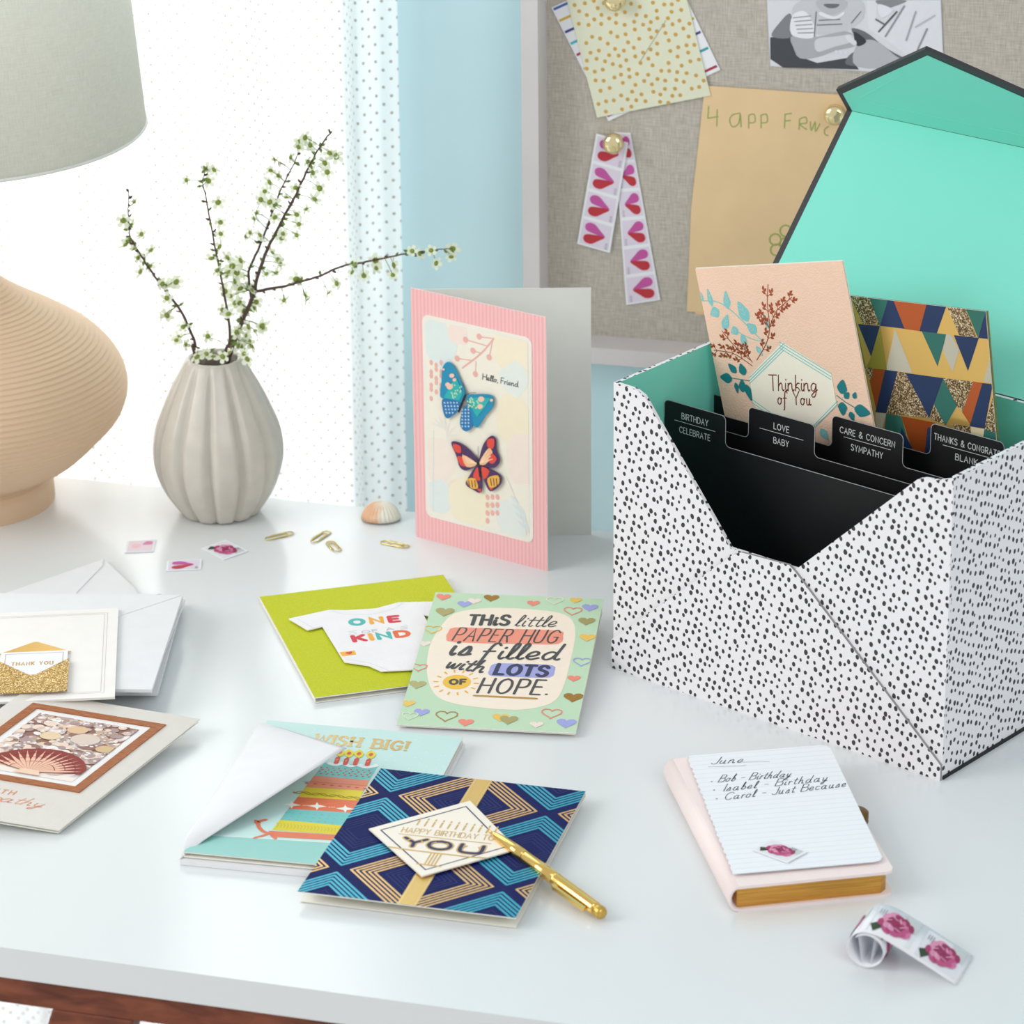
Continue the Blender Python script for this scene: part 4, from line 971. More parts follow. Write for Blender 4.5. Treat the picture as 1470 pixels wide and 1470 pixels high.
for k in range(7): ar.leaf(*L(620+k*6, 1110+k*20), .35, .1, 2.6-(k % 2)*3.6, (216, 226, 228))
ar.L = 4; ar.text('Hello, Friend', L(447, 515), L(618, 552), .17, (70, 72, 76), w=.022, slant=.1, sp=.12)
ar.build('print', pink)
def wings(name, polys, z, label):
    mb = MB(); bf = None
    for i, (pts, c) in enumerate(polys):
        P_ = smoothpts([L(*p) for p in pts], 4, True); prism(mb, FPk, P_, z-.03+i*.002, z+i*.002, c)
    o = mb.build(name, pink); tag(o, label); return o
bl = ink((20, 140, 180), .4); bl2 = ink((30, 116, 176), .4)
o = wings('butterfly', [([(285, 428), (318, 450), (350, 520), (374, 580), (350, 622), (262, 602), (252, 570), (258, 520), (262, 460)], bl), ([(380, 590), (420, 583), (490, 585), (508, 610), (500, 650), (465, 690), (432, 742), (408, 720), (385, 650)], bl), ([(262, 608), (300, 606), (352, 625), (340, 660), (290, 698), (268, 670)], bl2), ([(362, 650), (390, 640), (405, 690), (408, 735), (380, 760), (355, 745), (348, 710)], bl2)], .12, 'blue butterfly')
ar = Art(FPk, .13); ar.L = 1; tl = (36, 176, 176)
ar.poly([L(*p) for p in [(270, 600), (300, 540), (330, 500), (362, 575), (345, 610)]], tl); ar.poly([L(*p) for p in [(390, 600), (440, 595), (495, 600), (470, 640), (430, 690), (400, 640)]], tl)
ar.L = 2; rnd = random.Random(8); pch = (240, 196, 176)
for (x, y, r) in ((310, 492, .08), (322, 512, .06), (270, 462, .04), (450, 605, .1), (445, 640, .09), (500, 610, .05), (300, 545, .1), (290, 535, .08)): ar.ell(*L(x, y), r*1.2, r*.8, pch, 10, .5)
for k in range(22): ar.ell(*L(305+rnd.random()*50, 530+rnd.random()*70), .03, .03, (170, 214, 180), 6)
for k in range(22): ar.ell(*L(385+rnd.random()*60, 598+rnd.random()*50), .03, .03, (190, 224, 180), 6)
for k in range(18): ar.ell(*L(275+(k % 5)*15+(k//5)*3, 622+(k//5)*16), .03, .03, (190, 214, 236), 6)
for k in range(18): ar.ell(*L(360+(k % 3)*15, 655+(k//3)*16), .03, .03, (190, 214, 236), 6)
ar.L = 3; ar.stroke([L(375, 585), L(343, 664)], .07, (22, 26, 40)); ar.stroke(smoothpts([L(372, 585), L(372, 550), L(362, 524)], 3), .015, (60, 60, 60)); ar.stroke(smoothpts([L(376, 588), L(395, 576), L(425, 574)], 3), .015, (60, 60, 60))
ar.build('print', o)
pu = ink((70, 38, 92), .4)
o2 = wings('butterfly', [([(305, 815), (335, 812), (380, 840), (430, 895), (436, 915), (380, 948), (345, 930), (330, 880)], pu), ([(438, 895), (460, 820), (495, 782), (518, 800), (520, 850), (537, 900), (510, 935), (440, 918)], pu), ([(432, 920), (385, 985), (376, 1015), (410, 1040), (447, 1052), (448, 980)], pu), ([(442, 925), (500, 945), (543, 975), (540, 1015), (500, 1047), (478, 1030), (456, 975)], pu)], .12, 'orange and purple butterfly')
ar = Art(FPk, .13); rd = (222, 74, 60); pe = (240, 184, 140); ye = (236, 178, 70)
ar.L = 1
for ps_, c_ in [([(315, 820), (350, 830), (352, 862), (325, 855)], rd), ([(480, 800), (512, 795), (508, 840), (482, 835)], rd), ([(335, 880), (370, 885), (380, 925), (350, 920)], rd), ([(500, 865), (525, 890), (505, 915), (485, 900)], rd), ([(360, 870), (430, 915), (380, 930)], pe), ([(440, 910), (485, 840), (505, 870), (470, 918)], pe), ([(435, 930), (410, 975), (445, 995)], rd), ([(452, 930), (490, 950), (462, 990)], rd), ([(382, 990), (420, 985), (435, 1030), (400, 1030)], ye), ([(480, 985), (530, 970), (535, 1010), (495, 1030)], ye), ([(430, 1035), (450, 1035), (445, 1050)], rd), ([(485, 1020), (508, 1020), (498, 1042)], rd)]:
    ar.poly(smoothpts([L(*p) for p in ps_], 3, True), c_)
ar.L = 2
for k in range(4): ar.stroke([L(370+k*4, 880+k*10), L(428, 912)], .022, (250, 220, 190)); ar.stroke([L(480+k*8, 850+k*14), L(445, 912)], .022, (250, 220, 190))
for k in range(3): ar.stroke([L(390+k*15, 995), L(395+k*14, 1025)], .03, (80, 40, 80)); ar.stroke([L(495+k*14, 985), L(500+k*13, 1018)], .03, (80, 40, 80))
ar.L = 3; ar.stroke([L(436, 900), L(446, 975)], .07, (30, 26, 40)); ar.stroke([L(436, 898), L(430, 870)], .014, (60, 60, 60)); ar.stroke([L(437, 898), L(436, 830)], .014, (60, 60, 60))
ar.build('print', o2)

# ---- flat cards
def flat_card(F, w, h, label, mm, zlow, thick=.03, back=True, lift=None, inner=creamp):
    th = T('greeting_card', label, 'greeting card', F(w/2, h/2, zlow))
    m = MB(); prism(m, F, [(0, 0), (w, 0), (w, h), (0, h)], -thick, 0, mm, inner, inner); m.build('front_panel', th)
    return th
# green baby card
F = yawfr(-6.975, 91.339, .272, 6.789, .17); w, h = 5.23, 6.79
greenc = mat('lime_card', (198, 204, 20), .75, vary=.10, scale=500, bump=.5, bscale=900)
th = flat_card(F, w, h, 'lime green greeting card with a white baby bodysuit reading ONE OF A KIND', greenc, -.17)
m = MB(); Fb = Fr(F(0, 0, -.14), F.u, F.v); prism(m, Fb, [(0, 0), (w, 0), (w, h), (0, h)], -.02, .01, creamp); m.build('back_panel', th)
m = MB(); box(m, F, 0, 0, -.145, .025, h, -.03, creamp); m.build('fold', th)
z1 = zz(5.25, 360, 820); L = lambda X, Y: F.L(z1(X, Y), .08)
suit = [L(285, 357), L(590, 290), L(730, 293), L(940, 280), L(1115, 233), L(1380, 228), L(1500, 290), L(1420, 350), L(1302, 328), L(1380, 470), L(1330, 735), L(985, 752), L(890, 710), L(705, 682), L(540, 415), L(430, 442)]
m = MB(); prism(m, F, suit, .05, .08, mat('white_felt', (244, 242, 244), .8, bump=.3, bscale=1200)); bs = m.build('bodysuit', th)
ar = Art(F, .08); R_, T_, Y_, O_ = (214, 32, 58), (64, 182, 176), (240, 172, 44), (232, 104, 46)
ar.text('ONE', L(760, 407), L(1118, 378), .36, None, w=.135, sp=.5, colors=[T_, Y_, R_])
ar.text('OF A', L(845, 470), L(1078, 442), .17, (186, 186, 194), w=.03, sp=.3)
ar.text('KIND', L(785, 530), L(1195, 488), .36, None, w=.135, sp=.4, colors=[R_, Y_, T_, O_])
for k in range(3):
    ar.stroke([L(740, 455+k*11), L(795, 450+k*11)], .02, (200, 200, 204)); ar.stroke([L(1130, 420+k*10), L(1180, 412+k*10)], .02, (200, 200, 204))
ar.poly([L(670, 612), L(782, 598), L(795, 628), L(690, 642)], (246, 178, 30)); ar.L = 2; ar.heart(*L(742, 617), .1, R_, a=.1)
ar.L = 1; gy = (206, 206, 208)
ar.stroke(smoothpts([L(610, 297), L(700, 322), L(900, 325), L(1060, 290), L(1150, 240)], 4), .012, gy); ar.stroke([L(350, 360), L(475, 430)], .012, gy); ar.stroke(smoothpts([L(720, 665), L(900, 695), L(1040, 750)], 4), .012, gy)
ar.build('print', bs)
# paper hug card
zh = zz(4.594, 560, 840)
mint = mat('mint_card', (192, 220, 188), .65, vary=.02)
F, w, h = quadfr(zh(300, 45), zh(1408, 92), zh(45, 918), .78, .82, .13)
th = T('greeting_card', 'mint square card bordered with hearts reading THIS little PAPER HUG', 'greeting card', F(w/2, h/2, -.4))
m = MB(); prism(m, F, [(0, 0), (w, 0), (w, h), (0, h)], -.03, 0, mint, creamp, creamp); m.build('front_panel', th)
Pq = [onz(zh(45, 918), .02), F(w, 0, -.09), F(w, h*.97, -.45), F(0, h*.97, -.42)]
m = MB(); Fb = Fr(F(0, 0, -.05), F.u, (F(0, h, -.3)-F(0, 0, -.05))); prism(m, Fb, [(0.02, 0.02), (w-.02, 0.02), (w-.02, h*.99), (0.02, h*.99)], -.02, 0, creamp); m.build('back_panel', th)
L = lambda X, Y: F.L(zh(X, Y)); ar = Art(F, 0, clip=(.01, .01, w-.01, h-.01)); ar.L = 1
ar.poly(smoothpts([L(640, 152), L(900, 158), L(1120, 185), L(1205, 240), L(1222, 330), L(1195, 480), L(1140, 680), L(1060, 780), L(860, 822), L(600, 808), L(380, 770), L(280, 700), L(242, 560), L(262, 400), L(330, 280), L(430, 185)], 4, True), (246, 232, 214))
ar.L = 2; ar.poly(smoothpts([L(385, 310), L(430, 280), L(700, 288), L(1100, 300), L(1140, 335), L(1110, 388), L(900, 390), L(430, 378), L(372, 350)], 3, True), (240, 150, 126))
ar.poly(smoothpts([L(655, 560), L(690, 520), L(880, 520), L(1070, 530), L(1085, 570), L(1050, 610), L(850, 608), L(680, 600), L(648, 585)], 3, True), (160, 166, 220))
ar.ell(*L(440, 640), .37, .37, (240, 192, 62), 20)
for k in range(14): a = k*.449; c_ = Vector(L(435, 643)); ar.stroke([tuple(c_+Vector((math.cos(a), math.sin(a)*1.1))*.48), tuple(c_+Vector((math.cos(a), math.sin(a)*1.1))*.58)], .05, (236, 180, 70))
ar.L = 3; dk = (70, 72, 74)
ar.text('THiS', L(515, 262), L(775, 265), .52, dk, w=.11, slant=.1, sp=.3)
ar.text('little', L(820, 272), L(1085, 277), .6, dk, w=.04, slant=.3, sp=.12)
ar.text('PAPER', L(410, 365), L(770, 378), .68, dk, w=.05, slant=.2, sp=.35); ar.text('HUG', L(855, 378), L(1085, 384), .68, dk, w=.05, slant=.2, sp=.3)
ar.text('is', L(385, 460), L(520, 465), .95, dk, w=.11, slant=.2, sp=.2); ar.text('filled', L(590, 485), L(1110, 495), .82, dk, w=.085, slant=.25, sp=.12)
ar.text('with', L(360, 545), L(605, 578), .62, dk, w=.075, slant=.2, sp=.12)
ar.text('LOTS', L(690, 588), L(1025, 603), .52, (48, 56, 90), w=.125, slant=.1, sp=.3)
ar.text('OF', L(395, 655), L(495, 655), .24, dk, w=.075, sp=.35)
ar.text('HOPE.', L(575, 710), L(1030, 725), .74, dk, w=.075, slant=.15, sp=.35)
ar.stroke([L(555, 730), L(965, 750)], .08, ink((196, 152, 66), .35, .5))
sal, lil, yel, gdh, whh, oli = (238, 140, 120), (160, 166, 222), (238, 196, 92), ink((176, 132, 62), .35, .5), (240, 224, 214), ink((176, 168, 110), .4, .3)
for (x, y, r, c_, ln) in ((352, 78, .22, sal, 0), (668, 85, .23, gdh, 0), (490, 125, .21, lil, 0), (556, 105, .2, whh, 0), (362, 176, .28, oli, 0), (282, 292, .25, yel, 1), (228, 385, .18, whh, 0), (192, 542, .22, sal, 1), (180, 655, .25, oli, 0), (118, 780, .2, yel, 0), (208, 838, .22, lil, 0), (130, 862, .22, (216, 230, 200), 1), (372, 862, .3, gdh, 1), (500, 905, .22, sal, 0), (728, 872, .23, yel, 0), (782, 888, .26, oli, 0), (965, 920, .19, whh, 0), (1065, 845, .28, sal, 1), (1162, 910, .28, lil, 0), (1208, 740, .28, gdh, 0), (1212, 615, .19, sal, 0), (1265, 505, .25, lil, 1), (1302, 345, .24, yel, 0), (1296, 238, .25, oli, 0), (1318, 148, .24, lil, 0), (1205, 170, .26, sal, 1), (1225, 100, .18, yel, 0), (945, 120, .19, sal, 0), (1085, 102, .24, (226, 230, 200), 1)):
    ar.heart(*L(x, y), r, c_, a=.0, line=.035 if ln else 0)
ar.build('print', th)

# birthday card tucked in an open envelope
zw = zz(3.5, 260, 1030)
envm = mat('white_envelope_paper', (232, 232, 234), .75, bump=.06, bscale=80)
we = yawfr(-6.27, 83.23, -.216, 7.325, .10)
th = T('envelope', 'white envelope with raised triangular flap under the WISH BIG card', 'envelope', we(2.5, 3.6, -.1))
m = MB(); prism(m, we, [(-.06, -.12), (5.15, -.12), (5.15, 7.3), (-.06, 7.3)], -.09, .03, envm); m.build('body', th, bevel=.015)
A = we(-.08, -.10, .03); Bq = we(-.08, 7.28, .03); tip = onz((497.5, 1079), 1.05)
mid = (A+Bq)/2
m = MB(); vs = []; fs = []; N = 14
TL_ = onz(zw(360, 58), .35); TL2 = onz(zw(440, 50), .55)
for i in range(N+1):
    t_ = i/N
    for j in range(N+1):
        s_ = j/N; e0 = A+(Bq-A)*s_; wgt = 1-abs(s_-.5)*2
        # flap edge runs from each hinge corner to the tip, bowed slightly upward
        edge = A+(tip-A)*(s_*2) if s_ < .5 else tip+(Bq-tip)*((s_-.5)*2)
        p = e0+(edge-e0)*t_; p = e0+(edge-e0)*(max(0, t_-.06)/.94)+KZ*(.32*min(1, wgt/.10)*min(1, t_/.06)*(1-.7*t_)+.22*math.sin(math.pi*t_)*wgt)
        vs.append(p)
for i in range(N):
    for j in range(N): a = i*(N+1)+j; fs.append([a, a+1, a+N+2, a+N+1])
m.add(vs, fs, envm, smooth=True); m.build('flap', th, solid=.012)
F = yawfr(-6.27, 83.23, -.216, 7.325, .30); w, h = 5.1, 7.3
aqua = mat('pale_aqua_card', (200, 230, 226), .65, vary=.02)
th = flat_card(F, w, h, 'pale aqua birthday card with a layered cake reading WISH BIG!', aqua, -.16, .025)
m = MB(); prism(m, F.off(0, 0, -.11), [(0, 0), (w, 0), (w, h), (0, h)], -.03, 0, creamp); m.build('back_panel', th)
m = MB(); box(m, F, 0, 0, -.12, .02, h, -.025, creamp); m.build('fold', th)
L = lambda X, Y: F.L(zw(X, Y)); ar = Art(F, 0, clip=(0, 0, w, h)); ar.L = 1
ar.poly([L(150, 590), L(800, 632), L(700, 740), L(-50, 705)], (150, 206, 198))
ar.L = 2; ar.stroke([L(150, 592), L(790, 632)], .05, (220, 238, 234))
ar.text('WISH BIG!', L(665, 128), L(1125, 168), .5, ink((206, 176, 110), .35, .4), w=.085, sp=.35, serif=True, slant=-.05)
TQ, OR, YL, PKc = (112, 198, 196), (228, 116, 78), (226, 208, 40), (236, 142, 110)
def bandl(y0l, y0r, y1l, y1r, c_):
    # cake sides lean with the card; left x from line, right x from line
    xa = lambda y: 715+(y-235)*(-.78); xb = lambda y: 985+(y-250)*(-.56)
    ar.poly([L(xa(y0l), y0l), L(xb(y0r), y0r), L(xb(y1r), y1r), L(xa(y1l), y1l)], c_)
ar.L = 2
bandl(228, 245, 292, 318, TQ); bandl(292, 318, 350, 368, PKc); bandl(350, 368, 400, 418, YL); bandl(400, 418, 460, 480, OR); bandl(460, 480, 515, 545, TQ); bandl(515, 545, 565, 590, YL)
ar.poly([L(440, 570), L(800, 592), L(775, 618), L(450, 600)], (226, 122, 86)); ar.L = 3
ar.stroke(smoothpts([L(455, 585), L(415, 575), L(390, 550), L(392, 525), L(425, 515)], 4), .1, (226, 122, 86)); ar.stroke(smoothpts([L(440, 585), L(410, 595), L(370, 606)], 3), .09, (226, 122, 86)); ar.stroke([L(460, 595), L(475, 610)], .09, (226, 122, 86))
for k in range(5): ar.stroke([L(392, 545-k*6), L(372, 528-k*3)], .04, (226, 122, 86))
for k in range(9):
    x = 708+k*30+0; y = 255+k*2.2
    for j in range(4): ar.L = 3; ar.leaf(*L(x-j*4, y+j*10), .09, .05, .8 if j % 2 else 2.3, (206, 84, 50))
for k in range(8): ar.leaf(*L(620+k*42, 330+k*4), .12, .05, .1, (190, 80, 50))
ar.stroke([L(610, 322), L(940, 345)], .014, (190, 80, 50))
for k in range(2): ar.stroke([L(565+j*12, 375+j*1.2+6*math.sin(j*.9+k*2)) for j in range(29)], .03, (170, 140, 40))
for (x, y) in ((555, 440), (683, 447), (825, 460)): ar.poly([L(x-48, y-2), L(x-8, y-7), L(x, y-20), L(x+8, y-7), L(x+48, y+2), L(x+8, y+7), L(x, y+20), L(x-8, y+7)], (244, 240, 232))
for k in range(3): ar.leaf(*L(610+k*10, 443), .06, .04, 0, (240, 200, 170)); ar.leaf(*L(740+k*12, 452), .06, .04, 0, (240, 200, 170))
for k in range(26): ar.leaf(*L(520+(k % 9)*36+(k//9)*-9, 478+(k//9)*17+(k % 9)*2.2), .08, .025, -.1, (196, 150, 60))
for k in range(19): ar.stroke([L(482+k*17, 530+k*1.5), L(489+k*17, 541+k*1.5), L(480+k*17, 553+k*1.5)], .02, (196, 186, 90))
ar.L = 4; ar.stroke(smoothpts([L(745, 232), L(780, 240), L(810, 232), L(850, 246), L(885, 240), L(930, 252), L(980, 244)], 4), .13, (236, 244, 244))
for (x, y) in ((785, 205), (830, 210), (880, 212), (940, 216)):
    ar.L = 5; ar.stroke([L(x+3, y), L(x-6, y+26)], .12, (216, 70, 52)); ar.stroke([L(x+2, y+8), L(x-4, y+12)], .02, (240, 180, 160)); ar.stroke([L(x+8, y-10), L(x+4, y)], .02, (120, 90, 60))
    ar.L = 5; ar.poly([L(x+14+22*math.cos(k*.785)*(1 if k % 2 else 1.15), y-27+20*math.sin(k*.785)*(1 if k % 2 else 1.1)) for k in range(8)], (230, 212, 40)); ar.L = 6; ar.ell(*L(x+14, y-27), .055, .09, (206, 90, 60), 8)
rnd = random.Random(4); ar.L = 1
for k in range(90): ar.ell(*L(470+rnd.random()*920, 60+rnd.random()*230), .018, .018, (236, 246, 246), 5)
ar.build('print', th)

# navy card with a white plaque
F = yawfr(-3.304, 80.316, -.268, 6.565, .34); w, h = 5.212, 6.565
navy = mat('navy_card', (10, 24, 88), .6, vary=.05, scale=300, bump=.2, spec=.15)
th = flat_card(F, w, h, 'navy birthday card with gold and teal foil diamonds, under the pen tip', navy, -.33, .025)
m = MB(); Fb = Fr(F(0, 0, -.30), F.u, F(0, h, -.16)-F(0, 0, -.30)); prism(m, Fb, [(.02, .1), (w-.02, .1), (w-.02, h), (.02, h)], -.02, 0, creamp); m.build('back_panel', th)
m = MB(); box(m, F, 0, h-.02, -.16, w, h, -.02, creamp); m.build('fold', th)
ar = Art(F, 0, clip=(0, 0, w, h)); tealf = ink((54, 170, 196), .35, .4); goldf = ink((226, 184, 120), .35, .5); emb = ink((16, 34, 100), .7)
def diamond(cx, cy, col_, wd, scs, hw=1.72, hh=1.78):
    for s_ in scs:
        P_ = [(cx-hw*s_, cy), (cx, cy+hh*s_), (cx+hw*s_, cy), (cx, cy-hh*s_)]
        for i in range(4): ar.stroke([P_[i], P_[(i+1) % 4]], wd, col_)
sc5 = [1, .915, .83, .745, .66]
for cx_ in (-1.4, 2.6, 6.6):
    for cy_ in (-5.25-3.93, -5.25, -1.32, 2.61): diamond(cx_, h+cy_, goldf, .055, sc5); diamond(cx_, h+cy_, emb, .03, [.5, .42, .34, .26])
for cx_ in (.6, 4.6):
    for cy_ in (.62, -3.31, -7.24): diamond(cx_, h+cy_, tealf, .062, sc5); diamond(cx_, h+cy_, emb, .03, [.5, .42, .34, .26])
ar.L = 2; ar.poly([(2.40, 0), (2.86, 0), (2.86, h), (2.40, h)], ink((222, 186, 110), .4, .4)); ar.L = 3
for x in (2.44, 2.82): ar.stroke([(x, 0), (x, h)], .015, ink((244, 214, 150), .3, .5))
ar.build('print', th)
plq = [(.72, h-3.32), (2.62, h-5.3), (4.42, h-3.45), (2.66, h-1.32)]
m = MB(); prism(m, F, plq, .05, .085, mat('plaque_paper', (246, 238, 224), .6)); pl_ = m.build('plaque', th)
ar = Art(F, .085); cxp, cyp = 2.6, h-3.34
ar.stroke([(cxp+(x-cxp)*.84, cyp+(y-cyp)*.84) for x, y in plq], .035, (26, 36, 90), closed=True)
gp = ink((214, 176, 108), .35, .4)
ar.text('HAPPY BIRTHDAY TO', (1.52, h-3.3), (3.75, h-3.2), .25, gp, w=.028, sp=.26)
for k in range(11): x = 1.78+k*.19; ar.stroke([(x, h-2.86), (x, h-2.62)], .045, gp); ar.leaf(x, h-2.58, .12, .05, 1.57, gp)
nv = (30, 40, 92); ar.L = 1
for (x0_, s_) in ((1.72, 'Y'), (2.35, 'O'), (3.12, 'U')):
    ar.L = 1; ar.text(s_, (x0_, h-3.95), (x0_+.52, h-3.93), .40, gp, w=.17, sp=0); ar.L = 2; ar.text(s_, (x0_, h-3.95), (x0_+.52, h-3.93), .40, nv, w=.09, sp=0)
    ar.L = 3; ar.stroke([(x0_+.05, h-3.7), (x0_+.12, h-3.62)], .04, gp); ar.stroke([(x0_+.45, h-3.7), (x0_+.4, h-3.62)], .04, gp)
ar.L = 1; ar.stroke([(1.45, h-4.1), (2.0, h-4.13), (3.4, h-4.13), (3.85, h-4.08)], .06, gp); ar.stroke([(1.5, h-3.4), (3.75, h-3.36)], .03, gp)
for x in (2.52, 2.6, 2.68, 2.76): ar.stroke([(x, h-4.15), (x, h-4.7)], .04, gp)
ar.stroke([(2.35, h-4.75), (2.9, h-4.75)], .06, gp)
ar.build('print', pl_)

# gold pen
p1 = onz((701, 1192), .52); p2 = onz((864, 1311), .20)
# lowest at the button end, resting on the card edge near the tip
ax = (p2-p1).normalized(); PL = (p2-p1).length
pen = T('pen', 'shiny gold ballpoint pen resting on the navy card', 'pen', p2-Vector((0, 0, .19)))
FPn = Fr(p1, ax.orthogonal(), ax.cross(ax.orthogonal()), ax)
m = MB(); lathe(m, FPn, [(.015, 0), (.03, .05), (.045, .16), (.065, .18), (.10, .4), (.13, .7), (.148, 1.0), (.15, 1.45)], goldm, 32); m.build('tip_cone', pen)
m = MB(); lathe(m, FPn, [(.147, 1.45), (.155, 1.5), (.16, 2.0), (.162, PL*.6)], goldm, 32); m.build('barrel', pen)
m = MB(); lathe(m, FPn, [(.162, PL*.6), (.169, PL*.602), (.169, PL*.612), (.163, PL*.614), (.163, PL-.26), (.15, PL-.22)], goldm, 32); m.build('cap', pen)
m = MB(); lathe(m, FPn, [(.125, PL-.22), (.14, PL-.2), (.155, PL-.12), (.155, PL-.02), (.12, PL+.04), (.05, PL+.06)], mat('satin_gold', (214, 176, 92), .35, 1.0), 32); m.build('button', pen)
FCl = Fr(p1, ax, KZ.cross(ax).normalized())
m = MB(); prism(m, FCl, [(PL*.64, -.14), (PL*.64, -.25), (PL*.66, -.29), (PL-.42, -.27), (PL-.36, -.24), (PL-.36, -.19), (PL*.67, -.21), (PL*.67, -.14)], -.05, .05, goldm)
m.build('clip', pen, bevel=.015)

# ---- sea shell sympathy card
zs8 = zz(3.587, 0, 790)
F, w, h = quadfr((36, 991), (287, 1032), (36+85-287, 991+1191.5-1032), .95, .5, .5)
C3 = onz((85, 1191.5), .16); A3 = onz((36, 991), 1.02); B3 = onz((287, 1032), .42)
u_ = (B3-A3); v_ = (B3-C3); F = Fr(A3-v_, u_, v_, u_.cross(v_)); w, h = u_.length, v_.length
pearl = mat('pearl_card', (222, 216, 208), .55, vary=.04, scale=60, bump=.35, bscale=180)
th = T('greeting_card', 'pearl grey sympathy card with a framed picture of seashells, nearest the left edge', 'greeting card', F(w/2, h/2, -.3))
m = MB(); prism(m, F, [(0, 0), (w, 0), (w, h), (0, h)], -.03, 0, pearl, creamp, creamp); m.build('front_panel', th)
m = MB(); Fb = Fr(F(0, 0, -.10), F.u, F.v); prism(m, Fb, [(.03, .03), (w-.03, .03), (w-.03, h), (.03, h)], -.02, 0, creamp); m.build('back_panel', th)
L = lambda X, Y: F.L(zs8(X, Y))
fx0 = None
c_tl, c_tr, c_br = L(180, 793), L(860, 900), L(405, 1250)
fxa, fxb, fya, fyb = c_tl[0], (c_tr[0]+c_br[0])/2, c_br[1], (c_tl[1]+c_tr[1])/2
if fxa > w-fxb: fxa = w-fxb+.0
fwid = .24
bw = bpy.data.materials.new('printed_walnut'); bw.use_nodes = True; q = NT(bw); b = bw.node_tree.nodes['Principled BSDF']; uv = q.n('ShaderNodeUVMap'); mp = q.n('ShaderNodeMapping'); mp.inputs['Scale'].default_value = (3, 22, 1); q.l(uv.outputs[0], mp.inputs[0])
nz = q.n('ShaderNodeTexNoise'); nz.inputs['Scale'].default_value = 1.2; nz.inputs['Detail'].default_value = 4; q.l(mp.outputs[0], nz.inputs['Vector']); rp = q.n('ShaderNodeValToRGB'); rp.color_ramp.elements[0].color = rgb((138, 72, 30)); rp.color_ramp.elements[1].color = rgb((186, 112, 56)); rp.color_ramp.elements[0].position = .3; rp.color_ramp.elements[1].position = .7
q.l(nz.outputs['Fac'], rp.inputs[0]); q.l(rp.outputs[0], b.inputs['Base Color'])
for nm, P_ in (('frame_rail', [(fxa, fyb), (fxb, fyb), (fxb-fwid, fyb-fwid), (fxa+fwid, fyb-fwid)]), ('frame_rail', [(fxa, fya), (fxb, fya), (fxb-fwid, fya+fwid), (fxa+fwid, fya+fwid)]), ('frame_stile', [(fxa, fya), (fxa, fyb), (fxa+fwid, fyb-fwid), (fxa+fwid, fya+fwid)]), ('frame_stile', [(fxb, fya), (fxb, fyb), (fxb-fwid, fyb-fwid), (fxb-fwid, fya+fwid)])):
    m = MB(); prism(m, F, P_, 0, .03, bw); m.build(nm, th)
ix0, ix1, iy0, iy1 = fxa+fwid, fxb-fwid, fya+fwid, fyb-fwid
ar = Art(F, 0); ar.poly([(ix0, iy0), (ix1, iy0), (ix1, iy1), (ix0, iy1)], (240, 238, 236)); mgn = .2
px0, px1, py0, py1 = ix0+mgn, ix1-mgn, iy0+mgn, iy1-mgn
ar.clip = (px0, py0, px1, py1); ar.L = 2; ar.poly([(px0, py0), (px1, py0), (px1, py1), (px0, py1)], (150, 108, 94)); rnd = random.Random(11)
ar.L = 3; ar.poly([(px0, py0), (px1, py0), (px1, py0+.55), (px0, py0+.62)], (244, 232, 222))
pal = [(226, 210, 204), (240, 232, 228), (204, 172, 150), (214, 190, 184), (176, 150, 146), (232, 206, 170), (246, 240, 236), (190, 160, 150), (150, 110, 100), (238, 214, 196)]
for k in range(420):
    x = rnd.uniform(px0, px1); y = rnd.uniform(py0+.3, py1); r = rnd.uniform(.07, .16)*(1.1-.35*(y-py0)/(py1-py0)); ar.L = 4+(k % 5)
    ar.ell(x, y, r*rnd.uniform(.9, 1.6), r, pal[k % 10], 9, rnd.uniform(-.5, .5))
    if k % 3 == 0: ar.L = 9; ar.ell(x-.01, y+.02, r*.4, r*.3, (250, 246, 242), 6)
for (x, y, r, c_) in ((400, 930, .2, (226, 190, 150)), (260, 960, .2, (232, 206, 170)), (440, 980, .28, (222, 204, 190)), (540, 1030, .18, (214, 184, 140))): ar.L = 10; ar.ell(*L(x, y), r*1.3, r, c_, 14, -.1)
base_ = Vector(L(145, 1145)); ar.L = 11; R0 = 1.22; fan = [tuple(base_)]
for k in range(25): a = math.radians(14+152*k/24); fan.append((base_.x+R0*math.cos(a)*1.05, base_.y+R0*math.sin(a)*(1+.02*(k % 2))))
ar.poly(fan, (142, 44, 36)); ar.L = 12
for k in range(15):
    a = math.radians(20+140*k/14); c_, s_ = math.cos(a), math.sin(a); n_ = Vector((-s_, c_))
    e = base_+Vector((c_*1.05, s_))*R0*.93; ar.poly([tuple(base_), tuple(base_+(e-base_)*.55-n_*.05), tuple(e), tuple(base_+(e-base_)*.55+n_*.05)], (240, 190, 164))
ar.L = 13; ar.poly([tuple(base_+Vector((-.35, -.12))), tuple(base_+Vector((.35, -.12))), tuple(base_+Vector((.2, .12))), tuple(base_+Vector((-.2, .12)))], (240, 206, 180))
for k in range(3): ar.L = 12; ar.stroke([(base_.x+R0*(.45+.18*k)*math.cos(math.radians(14+6.3*j))*1.05, base_.y+R0*(.45+.18*k)*math.sin(math.radians(14+6.3*j))) for j in range(25)], .02, (120, 36, 36))
ar.clip = (0, 0, w, h); ar.L = 1; cop = ink((222, 140, 100), .4, .4)
e1 = Vector(L(66, 1260)); s1_ = Vector(L(12, 1253)); dd = (e1-s1_); ar.text('WITH', tuple(e1-dd*2.7), tuple(e1), .2, cop, w=.03, sp=.5)
e1 = Vector(L(205, 1324)); s1_ = Vector(L(5, 1294)); dd = e1-s1_; ar.text('sympathy', tuple(e1-dd*2.2), tuple(e1+dd*.02), .36, cop, w=.026, slant=.35, sp=.1)
ar.build('print', th)

